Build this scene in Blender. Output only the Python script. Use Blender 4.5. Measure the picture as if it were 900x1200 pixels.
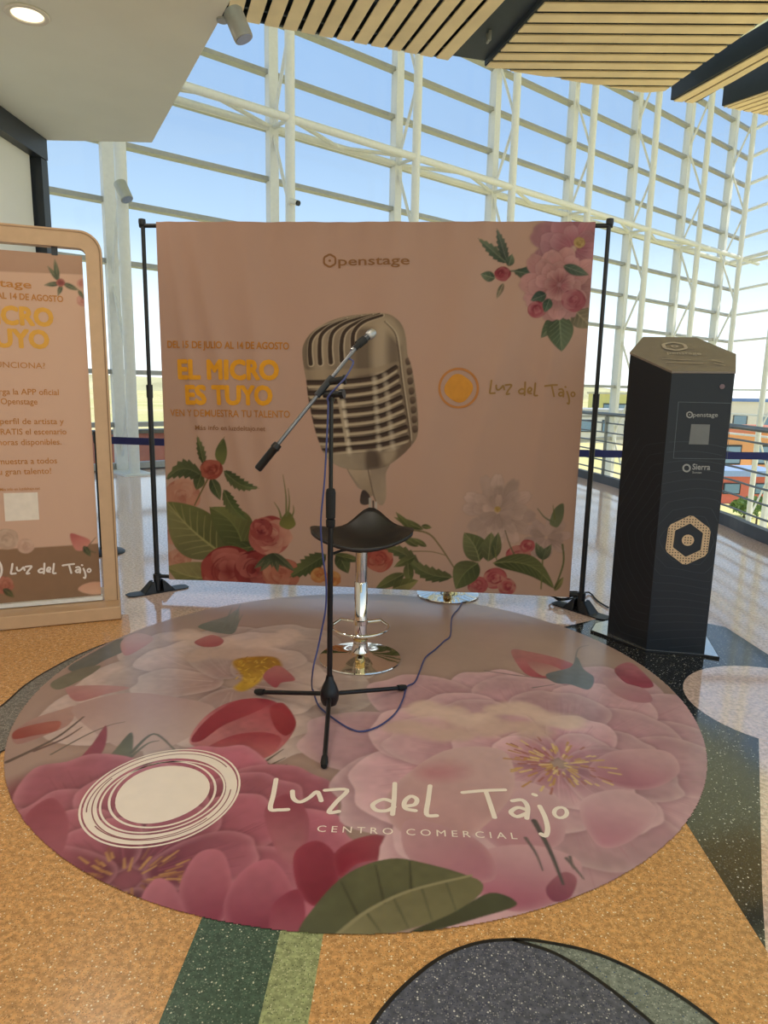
import bpy, math, random
import numpy as np
from mathutils import Matrix, Vector

for o in list(bpy.data.objects):
    bpy.data.objects.remove(o, do_unlink=True)
SC = bpy.context.scene
COL = SC.collection
PI = math.pi

# ------------------------------------------------------------------ camera
H = 1.35; FPX = 800.0; PITCH = math.radians(10.3); ROLL = math.radians(1.15)
cF = np.array([0, math.cos(PITCH), -math.sin(PITCH)])
_R0 = np.array([1.0, 0, 0]); _U0 = np.array([0, math.sin(PITCH), math.cos(PITCH)])
cR = math.cos(ROLL)*_R0 + math.sin(ROLL)*_U0
cU = -math.sin(ROLL)*_R0 + math.cos(ROLL)*_U0
CAM = np.array([0, 0, H])
cam = bpy.data.cameras.new('camera'); camo = bpy.data.objects.new('camera', cam); COL.objects.link(camo)
cam.sensor_fit = 'VERTICAL'; cam.sensor_height = 24.0; cam.lens = 24.0*FPX/1200.0
cam.clip_start = 0.05; cam.clip_end = 2000
camo.matrix_world = Matrix(((cR[0], cU[0], -cF[0], 0), (cR[1], cU[1], -cF[1], 0), (cR[2], cU[2], -cF[2], H), (0, 0, 0, 1)))
SC.camera = camo

# ------------------------------------------------------------------ sky, sun, exposure
SKY_STRENGTH = 1.7
SUN_STRENGTH = 3.2
SUN_EL = 58; SUN_AZ = 95          # degrees, azimuth clockwise from the view axis (+Y)
w = bpy.data.worlds.new('sky'); SC.world = w; w.use_nodes = True
nt = w.node_tree; nt.nodes.clear()
tc = nt.nodes.new('ShaderNodeTexCoord'); sp = nt.nodes.new('ShaderNodeSeparateXYZ')
rp = nt.nodes.new('ShaderNodeValToRGB'); bg = nt.nodes.new('ShaderNodeBackground'); wo = nt.nodes.new('ShaderNodeOutputWorld')
nt.links.new(tc.outputs['Generated'], sp.inputs[0]); nt.links.new(sp.outputs['Z'], rp.inputs[0])
nt.links.new(rp.outputs[0], bg.inputs[0]); nt.links.new(bg.outputs[0], wo.inputs[0])
cr = rp.color_ramp
stops = [(0.0, (.80, .82, .79)), (0.10, (.54, .62, .66)), (0.20, (.29, .40, .51)), (0.32, (.205, .305, .445)), (0.5, (.175, .285, .45)), (1.0, (.14, .25, .44))]
cr.elements[0].position = 0; cr.elements[0].color = (*stops[0][1], 1)
cr.elements[1].position = 1; cr.elements[1].color = (*stops[-1][1], 1)
for p_, c_ in stops[1:-1]:
    e_ = cr.elements.new(p_); e_.color = (*c_, 1)
bg.inputs[1].default_value = SKY_STRENGTH
sun = bpy.data.lights.new('sun', 'SUN'); suno = bpy.data.objects.new('sun', sun); COL.objects.link(suno)
sun.energy = SUN_STRENGTH; sun.color = (1, .93, .78); sun.angle = math.radians(0.6)
_d = Vector((math.sin(math.radians(SUN_AZ))*math.cos(math.radians(SUN_EL)), math.cos(math.radians(SUN_AZ))*math.cos(math.radians(SUN_EL)), math.sin(math.radians(SUN_EL))))
suno.rotation_euler = _d.to_track_quat('Z', 'Y').to_euler(); suno.location = (20, 10, 25)
vs = SC.view_settings
vs.view_transform = 'Standard'; vs.look = 'None'; vs.gamma = 1; vs.use_curve_mapping = False
vs.exposure = 0.35
LAMP_W = 6.0                     # each downlight watts

# ------------------------------------------------------------------ pixel -> place helpers (900x1200 frame)
def ray(x, y): return cF + cR*((x-450)/FPX) + cU*((600-y)/FPX)
def on_z(x, y, z=0.0):
    d = ray(x, y); return CAM + d*((z-H)/d[2])
def on_y(x, y, Y):
    d = ray(x, y); return CAM + d*(Y/d[1])
def on_plane(x, y, P, n):
    d = ray(x, y); return CAM + d*(np.dot(np.asarray(P)-CAM, n)/np.dot(d, n))

# ------------------------------------------------------------------ colours and materials
def lin(c):
    return tuple(((v/255)/12.92 if v/255 <= .04045 else ((v/255+.055)/1.055)**2.4) for v in c)
MATS = {}
def mat(name, rgb, rough=.5, metal=0.0, spec=.5, var=.06, scale=18.0, bump=0.0, coat=0.0, emit=None, estr=0):
    """plain principled surface with a faint procedural variation"""
    if name in MATS: return MATS[name]
    m = bpy.data.materials.new(name); m.use_nodes = True; t = m.node_tree
    b = t.nodes['Principled BSDF']; c = lin(rgb)
    co = t.nodes.new('ShaderNodeTexCoord'); nz = t.nodes.new('ShaderNodeTexNoise'); nz.inputs['Scale'].default_value = scale; nz.inputs['Detail'].default_value = 4
    t.links.new(co.outputs['Object'], nz.inputs['Vector'])
    r = t.nodes.new('ShaderNodeValToRGB')
    r.color_ramp.elements[0].position = .3; r.color_ramp.elements[1].position = .7
    r.color_ramp.elements[0].color = (*[max(0, v*(1-var)) for v in c], 1); r.color_ramp.elements[1].color = (*[min(1, v*(1+var)) for v in c], 1)
    t.links.new(nz.outputs['Fac'], r.inputs[0]); t.links.new(r.outputs[0], b.inputs['Base Color'])
    b.inputs['Roughness'].default_value = rough; b.inputs['Metallic'].default_value = metal
    b.inputs['Specular IOR Level'].default_value = spec; b.inputs['Coat Weight'].default_value = coat
    if bump:
        bp = t.nodes.new('ShaderNodeBump'); bp.inputs['Strength'].default_value = bump; bp.inputs['Distance'].default_value = .002
        t.links.new(nz.outputs['Fac'], bp.inputs['Height']); t.links.new(bp.outputs[0], b.inputs['Normal'])
    if emit:
        b.inputs['Emission Color'].default_value = (*emit, 1); b.inputs['Emission Strength'].default_value = estr
    MATS[name] = m; return m
def terrazzo(name, base, chips, rough=.10, cs=210.0, spec=.5, coat=0, ior=2.4):
    """polished terrazzo: cement colour with chips of several sizes and colours"""
    if name in MATS: return MATS[name]
    m = bpy.data.materials.new(name); m.use_nodes = True; t = m.node_tree; b = t.nodes['Principled BSDF']
    co = t.nodes.new('ShaderNodeTexCoord')
    prev = None
    rgb = t.nodes.new('ShaderNodeTexNoise'); rgb.inputs['Scale'].default_value = 60; t.links.new(co.outputs['Object'], rgb.inputs['Vector'])
    rr = t.nodes.new('ShaderNodeValToRGB'); c = lin(base)
    rr.color_ramp.elements[0].color = (*[v*.75 for v in c], 1); rr.color_ramp.elements[1].color = (*[min(1, v*1.25) for v in c], 1)
    rr.color_ramp.elements[0].position = .35; rr.color_ramp.elements[1].position = .65
    t.links.new(rgb.outputs['Fac'], rr.inputs[0]); prev = rr.outputs[0]
    for i, (cc, dens, sc) in enumerate(chips):
        v = t.nodes.new('ShaderNodeTexVoronoi'); v.inputs['Scale'].default_value = cs*sc; v.inputs['Randomness'].default_value = 1
        mp = t.nodes.new('ShaderNodeMapping'); mp.inputs['Location'].default_value = (i*3.7, i*1.9, i*.7)
        t.links.new(co.outputs['Object'], mp.inputs['Vector']); t.links.new(mp.outputs[0], v.inputs['Vector'])
        sx = t.nodes.new('ShaderNodeSeparateColor'); t.links.new(v.outputs['Color'], sx.inputs[0])
        a = t.nodes.new('ShaderNodeMath'); a.operation = 'LESS_THAN'; a.inputs[1].default_value = dens; t.links.new(sx.outputs[0], a.inputs[0])
        d = t.nodes.new('ShaderNodeMath'); d.operation = 'LESS_THAN'; d.inputs[1].default_value = .42; t.links.new(v.outputs['Distance'], d.inputs[0])
        g = t.nodes.new('ShaderNodeMath'); g.operation = 'MULTIPLY'; t.links.new(a.outputs[0], g.inputs[0]); t.links.new(d.outputs[0], g.inputs[1])
        mx = t.nodes.new('ShaderNodeMix'); mx.data_type = 'RGBA'
        t.links.new(g.outputs[0], mx.inputs[0]); t.links.new(prev, mx.inputs[6]); mx.inputs[7].default_value = (*lin(cc), 1)
        prev = mx.outputs[2]
    t.links.new(prev, b.inputs['Base Color'])
    b.inputs['Roughness'].default_value = rough; b.inputs['Specular IOR Level'].default_value = spec
    b.inputs['IOR'].default_value = ior; b.inputs['Coat Weight'].default_value = coat; b.inputs['Coat Roughness'].default_value = .1
    MATS[name] = m; return m
def printed(name, rough=.55, spec=.4, weave=0.0, trans=0.0):
    """surface whose print is stored as a colour attribute on its mesh"""
    m = bpy.data.materials.new(name); m.use_nodes = True; t = m.node_tree; b = t.nodes['Principled BSDF']
    at = t.nodes.new('ShaderNodeVertexColor'); at.layer_name = 'print'
    t.links.new(at.outputs[0], b.inputs['Base Color']); b.inputs['Roughness'].default_value = rough; b.inputs['Specular IOR Level'].default_value = spec
    co = t.nodes.new('ShaderNodeTexCoord'); nz = t.nodes.new('ShaderNodeTexNoise'); nz.inputs['Scale'].default_value = 420
    t.links.new(co.outputs['Object'], nz.inputs['Vector'])
    if weave:
        bp = t.nodes.new('ShaderNodeBump'); bp.inputs['Strength'].default_value = weave; bp.inputs['Distance'].default_value = .0006
        t.links.new(nz.outputs['Fac'], bp.inputs['Height']); t.links.new(bp.outputs[0], b.inputs['Normal'])
    return m
def glass(name, tint=(.97, .985, 1.0), refl=.06):
    m = bpy.data.materials.new(name); m.use_nodes = True; t = m.node_tree; t.nodes.clear()
    out = t.nodes.new('ShaderNodeOutputMaterial'); tr = t.nodes.new('ShaderNodeBsdfTransparent'); gl = t.nodes.new('ShaderNodeBsdfGlossy')
    mx = t.nodes.new('ShaderNodeMixShader'); lw = t.nodes.new('ShaderNodeLayerWeight'); lw.inputs[0].default_value = .5; pw_ = t.nodes.new('ShaderNodeMath'); pw_.operation = 'POWER'; pw_.inputs[1].default_value = 5; fr = t.nodes.new('ShaderNodeMath'); fr.operation = 'MULTIPLY_ADD'; fr.inputs[1].default_value = .18; fr.inputs[2].default_value = .02; t.links.new(lw.outputs['Facing'], pw_.inputs[0]); t.links.new(pw_.outputs[0], fr.inputs[0])
    nz = t.nodes.new('ShaderNodeTexNoise'); nz.inputs['Scale'].default_value = .7
    co = t.nodes.new('ShaderNodeTexCoord'); t.links.new(co.outputs['Object'], nz.inputs['Vector'])
    rm = t.nodes.new('ShaderNodeMixRGB'); rm.inputs[1].default_value = (*[v*.97 for v in tint], 1); rm.inputs[2].default_value = (*tint, 1)
    t.links.new(nz.outputs['Fac'], rm.inputs[0]); t.links.new(rm.outputs[0], tr.inputs[0])
    gl.inputs['Roughness'].default_value = .03
    t.links.new(fr.outputs[0], mx.inputs[0]); t.links.new(tr.outputs[0], mx.inputs[1]); t.links.new(gl.outputs[0], mx.inputs[2]); t.links.new(mx.outputs[0], out.inputs[0])
    return m

# ------------------------------------------------------------------ mesh helpers
class MB:
    def __init__(s): s.v = []; s.f = []
    def add(s, vs_, fs):
        k = len(s.v); s.v += [tuple(float(c) for c in p) for p in vs_]; s.f += [tuple(i+k for i in f) for f in fs]; return s
    def box(s, c, size, ax=None, bev=0.0):
        """box centred at c; ax = three axis vectors"""
        c = np.asarray(c, float); X, Y, Z = ax if ax is not None else (np.array([1., 0, 0]), np.array([0, 1., 0]), np.array([0, 0, 1.]))
        a, b, d = [q/2 for q in size]
        if bev <= 0:
            P = [c+X*sx*a+Y*sy*b+Z*sz*d for sz in (-1, 1) for sx, sy in ((-1, -1), (1, -1), (1, 1), (-1, 1))]
            return s.add(P, [(3, 2, 1, 0), (4, 5, 6, 7), (0, 1, 5, 4), (1, 2, 6, 5), (2, 3, 7, 6), (3, 0, 4, 7)])
        r = bev; ring = []
        out = [(-a+r, -b), (a-r, -b), (a, -b+r), (a, b-r), (a-r, b), (-a+r, b), (-a, b-r), (-a, -b+r)]
        inn = [(x*(a-r)/a if abs(x) == a else x, y*(b-r)/b if abs(y) == b else y) for x, y in out]
        lv = [(inn, -d), (out, -d+r), (out, d-r), (inn, d)]
        P = [c+X*x+Y*y+Z*z for pl, z in lv for x, y in pl]
        F = [tuple(range(7, -1, -1)), tuple(range(24, 32))]
        for L in range(3):
            for i in range(8): j = (i+1) % 8; F.append((L*8+i, L*8+j, L*8+8+j, L*8+8+i))
        return s.add(P, F)
    def tube(s, pts, r, n=10, cap=True):
        """round tube along a polyline; r a number or list"""
        P = [np.asarray(p, float) for p in pts]; m = len(P)
        R = [r]*m if np.isscalar(r) else list(r)
        prevN = None; vs_ = []
        for i in range(m):
            t = P[min(i+1, m-1)]-P[max(i-1, 0)]; t = t/(np.linalg.norm(t)+1e-12)
            if prevN is None:
                a = np.array([0, 0, 1.]) if abs(t[2]) < .9 else np.array([1., 0, 0])
                N = np.cross(t, a)
            else: N = prevN-t*np.dot(prevN, t)
            N = N/(np.linalg.norm(N)+1e-12); B = np.cross(t, N); prevN = N
            vs_ += [P[i]+(N*math.cos(2*PI*k/n)+B*math.sin(2*PI*k/n))*R[i] for k in range(n)]
        F = [(i*n+k, i*n+(k+1) % n, (i+1)*n+(k+1) % n, (i+1)*n+k) for i in range(m-1) for k in range(n)]
        if cap: F += [tuple(range(n-1, -1, -1)), tuple(range((m-1)*n, m*n))]
        return s.add(vs_, F)
    def lathe(s, prof, n=32, c=(0, 0, 0)):
        vs_ = [(c[0]+r*math.cos(2*PI*k/n), c[1]+r*math.sin(2*PI*k/n), c[2]+z) for r, z in prof for k in range(n)]
        m = len(prof)
        F = [(i*n+k, i*n+(k+1) % n, (i+1)*n+(k+1) % n, (i+1)*n+k) for i in range(m-1) for k in range(n)]
        F += [tuple(range(n-1, -1, -1)), tuple(range((m-1)*n, m*n))]
        return s.add(vs_, F)
    def prism(s, poly, z0, z1):
        n = len(poly); vs_ = [(x, y, z0) for x, y in poly]+[(x, y, z1) for x, y in poly]
        return s.add(vs_, [tuple(range(n-1, -1, -1)), tuple(range(n, 2*n))]+[(i, (i+1) % n, n+(i+1) % n, n+i) for i in range(n)])
    def extrude(s, poly3, vec):
        n = len(poly3); vec = np.asarray(vec); A = [np.asarray(p, float) for p in poly3]
        return s.add(A+[p+vec for p in A], [tuple(range(n-1, -1, -1)), tuple(range(n, 2*n))]+[(i, (i+1) % n, n+(i+1) % n, n+i) for i in range(n)])
def obj(name, mb, material, parent=None, smooth=False, local=False, auto=None):
    me = bpy.data.meshes.new(name)
    V = np.array(mb.v, float)
    off = np.array(parent_world(parent)) if (parent is not None and not local) else np.zeros(3)
    me.from_pydata([tuple(p) for p in (V-off)], [], mb.f)
    if smooth:
        me.polygons.foreach_set('use_smooth', [True]*len(me.polygons))
    me.materials.append(material); me.update()
    o = bpy.data.objects.new(name, me); COL.objects.link(o)
    if parent is not None: o.parent = parent
    if smooth and auto != 0:
        try: me.set_sharp_from_angle(angle=math.radians(auto or 40))
        except Exception: pass
    return o
def parent_world(p):
    q = np.zeros(3)
    while p is not None: q = q+np.array(p.location); p = p.parent
    return q
def tag(o, label, cat, group=None):
    o['label'] = label; o['category'] = cat
    if group: o['group'] = group
    return o
def thing(name, label, cat, loc=(0, 0, 0), group=None):
    o = bpy.data.objects.new(name, None); COL.objects.link(o); o.location = tuple(float(v) for v in loc); o.empty_display_size = .1
    return tag(o, label, cat, group)
def struct(o): o['kind'] = 'structure'; return o
def sroot(name, loc=(0, 0, 0)):
    o = bpy.data.objects.new(name, None); COL.objects.link(o); o.location = loc; return struct(o)
def inst(o, name, parent, loc=(0, 0, 0), rz=0.0, scale=None):
    """another object with the same mesh"""
    c = bpy.data.objects.new(name, o.data); COL.objects.link(c); c.parent = parent; c.location = loc; c.rotation_euler = (0, 0, rz)
    if scale: c.scale = scale
    return c
def copy_tree(o, parent=None):
    c = o.copy(); COL.objects.link(c); c.parent = parent
    for ch in list(o.children): copy_tree(ch, c)
    return c
def spline(P, n=8, closed=False):
    """Catmull-Rom through control points"""
    P = np.asarray(P, float); m = len(P); out = []
    for i in range(m if closed else m-1):
        if closed: a, b, c, d = P[(i-1) % m], P[i], P[(i+1) % m], P[(i+2) % m]
        else: a, b, c, d = P[max(i-1, 0)], P[i], P[i+1], P[min(i+2, m-1)]
        for k in range(n):
            t = k/n
            out.append(.5*((2*b)+(-a+c)*t+(2*a-5*b+4*c-d)*t*t+(-a+3*b-3*c+d)*t**3))
    if not closed: out.append(P[-1])
    return np.array(out)

# ------------------------------------------------------------------ lettering (built-in font turned into meshes once)
TXT = {}
def make_texts(items):
    obs = []
    for s_, bold in items:
        cu = bpy.data.curves.new('t', 'FONT'); cu.body = s_; cu.offset = bold; cu.resolution_u = 3; cu.fill_mode = 'FRONT'
        o = bpy.data.objects.new('t', cu); COL.objects.link(o); obs.append((s_, bold, o))
    dg = bpy.context.evaluated_depsgraph_get(); dg.update()
    for s_, bold, o in obs:
        me = bpy.data.meshes.new_from_object(o.evaluated_get(dg))
        V = np.array([v.co[:2] for v in me.vertices]); F = [tuple(p.vertices) for p in me.polygons]
        V[:, 0] -= V[:, 0].min(); V[:, 0] /= V[:, 0].max()
        T_ = [(f[0], f[i], f[i+1]) for f in F for i in range(1, len(f)-1)]; V = [tuple(v) for v in V]; sc_ = max(1.0, len(s_)*.55)
        for _ in range(4):                    # split long triangles so the print can follow folds
            N = []
            for a, b, c in T_:
                A, B, C_ = V[a], V[b], V[c]; ln = [math.hypot((P[0]-Q[0])*sc_, P[1]-Q[1]) for P, Q in ((A, B), (B, C_), (C_, A))]
                if max(ln) < .16: N.append((a, b, c)); continue
                k_ = ln.index(max(ln)); a, b, c = ((a, b, c), (b, c, a), (c, a, b))[k_]
                V.append(((V[a][0]+V[b][0])/2, (V[a][1]+V[b][1])/2)); m_ = len(V)-1; N += [(a, m_, c), (m_, b, c)]
            T_ = N
        V = np.array(V); F = T_
        TXT[s_] = (V, F)                      # x 0..1, y in em (cap height about 0.69)
        cu = o.data; bpy.data.objects.remove(o); bpy.data.curves.remove(cu); bpy.data.meshes.remove(me)

# ------------------------------------------------------------------ a painter for printed pictures, in surface metres
def vnoise(shape, cell, seed):
    rs = np.random.RandomState(seed); h, w_ = shape
    gh, gw = int(h/cell)+3, int(w_/cell)+3; g = rs.rand(gh, gw)
    y = np.arange(h)/cell; x = np.arange(w_)/cell; yi = y.astype(int); xi = x.astype(int)
    fy = (y-yi); fx = (x-xi); fy = fy*fy*(3-2*fy); fx = fx*fx*(3-2*fx)
    a = g[yi][:, xi]; b = g[yi][:, xi+1]; c = g[yi+1][:, xi]; d = g[yi+1][:, xi+1]
    fx = fx[None]; fy = fy[:, None]
    return (a*(1-fx)+b*fx)*(1-fy)+(c*(1-fx)+d*fx)*fy
def L3(c): return np.array(lin(c))
class Canvas:
    def __init__(s, u0, u1, v0, v1, res, base, px2uv):
        s.u0, s.v0, s.res = u0, v0, res
        s.w = int(round((u1-u0)/res))+1; s.h = int(round((v1-v0)/res))+1
        s.img = np.empty((s.h, s.w, 3)); s.img[:] = L3(base); s.M = px2uv; s.rng = random.Random(5)
        s.n1 = vnoise((s.h, s.w), 6, 1); s.n2 = vnoise((s.h, s.w), 22, 2); s.n3 = vnoise((s.h, s.w), 70, 3)
    def uv(s, pts): return np.array([s.M(x, y) for x, y in pts])
    def win(s, P, pad):
        x0 = max(0, int((P[:, 0].min()-pad-s.u0)/s.res)); x1 = min(s.w, int((P[:, 0].max()+pad-s.u0)/s.res)+2)
        y0 = max(0, int((P[:, 1].min()-pad-s.v0)/s.res)); y1 = min(s.h, int((P[:, 1].max()+pad-s.v0)/s.res)+2)
        if x1 <= x0 or y1 <= y0: return None
        X = s.u0+np.arange(x0, x1)*s.res; Y = s.v0+np.arange(y0, y1)*s.res
        X, Y = np.meshgrid(X, Y); return x0, x1, y0, y1, X, Y
    def seg(s, X, Y, a, b):
        d = b-a; t = np.clip(((X-a[0])*d[0]+(Y-a[1])*d[1])/(d@d+1e-15), 0, 1)
        return np.hypot(X-a[0]-t*d[0], Y-a[1]-t*d[1]), t
    def fill(s, P, c0, c1=None, axis=None, soft=None, edge=None, ew=.02, tex=.0, alpha=1.0):
        """filled outline P (uv) with a colour gradient along axis (p0,p1), an edge colour and mottling"""
        soft = soft or s.res*1.2; W = s.win(P, soft*2)
        if W is None: return
        x0, x1, y0, y1, X, Y = W; D = np.full(X.shape, 9.); ins = np.zeros(X.shape, bool); n = len(P)
        for i in range(n):
            a, b = P[i], P[(i+1) % n]; D = np.minimum(D, s.seg(X, Y, a, b)[0])
            if a[1] != b[1]:
                q = ((a[1] > Y) != (b[1] > Y)) & (X < (b[0]-a[0])*(Y-a[1])/(b[1]-a[1])+a[0]); ins ^= q
        sd = np.where(ins, -D, D); al = np.clip(.5-sd/soft, 0, 1)*alpha
        C = np.empty(X.shape+(3,)); C[:] = L3(c0)
        if c1 is not None:
            if axis is None: axis = (P[P[:, 1].argmin()], P[P[:, 1].argmax()])
            a, b = np.asarray(axis[0]), np.asarray(axis[1]); d = b-a
            t = np.clip(((X-a[0])*d[0]+(Y-a[1])*d[1])/(d@d+1e-12), 0, 1); t = t*t*(3-2*t)
            C = C*(1-t[..., None])+L3(c1)*t[..., None]
        if edge is not None:
            k = .45*np.clip(1-D/ew, 0, 1)[..., None]**1.5; C = C*(1-k)+L3(edge)*k
        if tex:
            g = (s.n1[y0:y1, x0:x1]*.4+s.n2[y0:y1, x0:x1]*.6-.5)*2*tex; C = C*(1+g[..., None])
        I = s.img[y0:y1, x0:x1]; I[:] = I*(1-al[..., None])+C*al[..., None]
    def alpha(s, px, soft):
        P = spline(s.uv(px), 6, True); keep = s.img; s.img = np.zeros_like(keep); s.fill(P, (255, 255, 255), soft=soft); a = s.img[..., :1]; s.img = keep; return a
    def poly(s, px, c0, c1=None, sm=6, **k):
        if 'axis' in k and k['axis'] is not None: k['axis'] = [np.array(s.M(*p)) for p in k['axis']]
        P = s.uv(px); P = spline(P, sm, True) if sm else P; s.fill(P, c0, c1, **k)
    def line(s, P, w0, w1, c, soft=None, alpha=1.0):
        soft = soft or s.res*1.3; W = s.win(P, max(w0, w1)+soft*2)
        if W is None: return
        x0, x1, y0, y1, X, Y = W; n = len(P)-1; A = np.zeros(X.shape)
        for i in range(n):
            d, t = s.seg(X, Y, P[i], P[i+1]); ww = w0+(w1-w0)*(i+t)/n
            A = np.maximum(A, np.clip(.5-(d-ww/2)/soft, 0, 1))
        A = (A*alpha)[..., None]; I = s.img[y0:y1, x0:x1]; I[:] = I*(1-A)+L3(c)*A
    def stroke(s, px, w0, w1, c, sm=6, **k):
        P = s.uv(px); P = spline(P, sm) if len(px) > 2 and sm else P; s.line(P, w0, w1, c, **k)
    def leaf(s, base, tip, wid, c0, c1, bend=0.0, serr=0, veins=6, vein=None, uvspace=False):
        """leaf from base to tip (px), width wid (px)"""
        A = np.array(s.M(*base)); B = np.array(s.M(*tip)); d = B-A; Ln = np.hypot(*d); t_ = d/Ln; nn = np.array([-t_[1], t_[0]])
        wm = wid*Ln/max(1e-6, math.hypot(tip[0]-base[0], tip[1]-base[1]))/2
        mid = lambda t: A+d*t+nn*bend*Ln*math.sin(PI*t)
        def half(sg):
            out = []; N = 22 if not serr else serr*2
            for i in range(N+1):
                t = i/N; q = wm*math.sin(PI*min(1, t**.8))**.85
                if serr: q *= 1.0 if i % 2 else .72
                out.append(mid(max(0, t-(.04 if serr and i % 2 == 0 else 0)))+nn*sg*q)
            return out
        M_ = [mid(i/12) for i in range(13)]
        for sg, c in ((1, c0), (-1, c1)):
            P = np.array(half(sg)+M_[::-1]); s.fill(P, c, tuple(int(v*.8) for v in c), axis=(mid(.9), mid(.1)), tex=.12)
        vc = vein or tuple(min(255, int(v*1.22)) for v in c0)
        s.line(np.array(M_), wm*.10, wm*.03, vc, alpha=.8)
        for i in range(1, veins):
            t = i/veins*.85
            for sg in (1, -1):
                t2 = min(1, t+.2); e_ = mid(t2)+nn*sg*wm*.8*math.sin(PI*min(1, t2**.8))**.85
                s.line(np.array([mid(t), (mid(t)+e_)/2+t_*0.01*Ln, e_]), wm*.05, wm*.02, vc, alpha=.55)
    def petal(s, c, ang, r0, r1, wid, cin, cout, edge=None, notch=.0):
        """petal in uv metres, rooted at distance r0 from c and reaching r1"""
        d = np.array([math.cos(ang), math.sin(ang)]); nn = np.array([-d[1], d[0]]); c = np.asarray(c)
        R = s.rng; j = lambda k: 1+R.uniform(-k, k)
        P = [c+d*r0-nn*wid*.18, c+d*(r0+(r1-r0)*.35)-nn*wid*.42*j(.15), c+d*(r0+(r1-r0)*.75)-nn*wid*.52*j(.15), c+d*r1*j(.03)-nn*wid*.25,
             c+d*(r1*(1-notch)), c+d*r1*j(.03)+nn*wid*.25, c+d*(r0+(r1-r0)*.75)+nn*wid*.52*j(.15), c+d*(r0+(r1-r0)*.35)+nn*wid*.42*j(.15), c+d*r0+nn*wid*.18]
        P = spline(P, 5, True)
        s.fill(P, tuple(int(v*.62) for v in cin), soft=wid*.17, alpha=.42)
        s.fill(P, cin, cout, axis=(c+d*r0, c+d*r1), edge=edge, ew=wid*.12, tex=.17, soft=s.res*1.6)
        for k in range(11):
            o_ = R.uniform(-.32, .32)*wid
            s.line(np.array([c+d*(r0+(r1-r0)*.1)+nn*o_*.3, c+d*(r0+(r1-r0)*.5)+nn*o_*.8, c+d*(r0+(r1-r0)*R.uniform(.75, .92))+nn*o_]), wid*R.uniform(.01, .035), wid*.008, cin if k % 3 else tuple(min(255, int(v*1.12)) for v in cout), alpha=R.uniform(.12, .35))
    def peony(s, c, rad, rings, cin, cout, edge, seed=1, squash=1.0, a0=0.0, a1=2*PI):
        """rings: list of (outer radius factor, count, width factor)"""
        s.rng = random.Random(seed)
        for k, (rf, n, wf) in enumerate(rings):
            order = list(range(n)); s.rng.shuffle(order)
            for i in order:
                a = a0+(a1-a0)*(i+s.rng.uniform(-.25, .25)+.5*(k % 2))/n
                g0, g1 = s.rng.uniform(.84, 1.08), s.rng.uniform(.9, 1.08); ci = tuple(int(v*g0) for v in cin); co = tuple(min(255, int(v*g1)) for v in cout)
                s.petal(c, a, rad*rf*.15, rad*rf*s.rng.uniform(.88, 1.06), rad*wf, ci, co, edge)
    def rose(s, cpx, rpx, cols, seed=1, squash=.9):
        """rounded rose seen from the side: overlapping cupped petals (px)"""
        s.rng = random.Random(seed); R = s.rng; cx, cy = cpx
        dk, md, lt = cols
        s.poly([(cx+rpx*math.cos(a)*R.uniform(.92, 1.05), cy+rpx*squash*math.sin(a)*R.uniform(.92, 1.05)) for a in np.linspace(0, 2*PI, 10)[:-1]], md, dk, tex=.15)
        for k in range(3):
            rr = rpx*(1-.27*k); n = 6-k
            for i in range(n):
                a = 2*PI*(i+R.random()*.6)/n; ex, ey = cx+math.cos(a)*rr*.5, cy+math.sin(a)*rr*.5*squash
                q = rr*.52
                pts = [(ex+q*math.cos(a+b)*R.uniform(.8, 1.1), ey+q*squash*math.sin(a+b)*R.uniform(.8, 1.1)) for b in np.linspace(0, 2*PI, 8)[:-1]]
                s.poly(pts, lt if R.random() < .5 else md, dk if R.random() < .5 else md, axis=((ex+q*math.cos(a), ey+q*math.sin(a)), (ex-q*math.cos(a), ey-q*math.sin(a))), tex=.12, alpha=.9)
        for k in range(5):
            a = R.uniform(0, 6.3); q = rpx*R.uniform(.15, .6)
            s.stroke([(cx+q*math.cos(a+t), cy+q*squash*math.sin(a+t)) for t in (0, .5, 1, 1.5)], s.res*2, s.res, dk, alpha=.7)
    def mesh(s, name, S, material, gain, parent=None, mask=None):
        """grid mesh of the canvas on the surface S(u,v)->xyz"""
        hh, ww = s.h, s.w; U = s.u0+np.arange(ww)*s.res; V = s.v0+np.arange(hh)*s.res; U, V = np.meshgrid(U, V)
        P = S(U, V)
        q = np.arange((hh-1)*(ww-1)); r_ = q//(ww-1); c_ = q % (ww-1); i0 = r_*ww+c_
        F = np.stack([i0, i0+1, i0+ww+1, i0+ww], 1)
        if mask is not None:
            mk = mask(U, V).ravel(); F = F[mk[F].all(1)]
        used = np.zeros(hh*ww, bool); used[F.ravel()] = True; ix = np.cumsum(used)-1; F = ix[F]
        co = P.reshape(-1, 3)[used]; cl = np.clip(s.img.reshape(-1, 3)[used]*gain, 0, .93)
        if parent is not None: co = co-parent_world(parent)
        me = bpy.data.meshes.new(name); me.vertices.add(len(co)); me.vertices.foreach_set('co', co.astype(np.float32).ravel())
        nf = len(F); me.loops.add(nf*4); me.loops.foreach_set('vertex_index', F.astype(np.int32).ravel())
        me.polygons.add(nf); me.polygons.foreach_set('loop_start', np.arange(nf, dtype=np.int32)*4)
        me.polygons.foreach_set('use_smooth', np.ones(nf, bool))
        me.update(calc_edges=True); me.validate()
        at = me.color_attributes.new('print', 'FLOAT_COLOR', 'POINT')
        at.data.foreach_set('color', np.concatenate([cl, np.ones((len(cl), 1))], 1).astype(np.float32).ravel())
        me.materials.append(material); o = bpy.data.objects.new(name, me); COL.objects.link(o)
        if parent is not None: o.parent = parent
        return o
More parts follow.
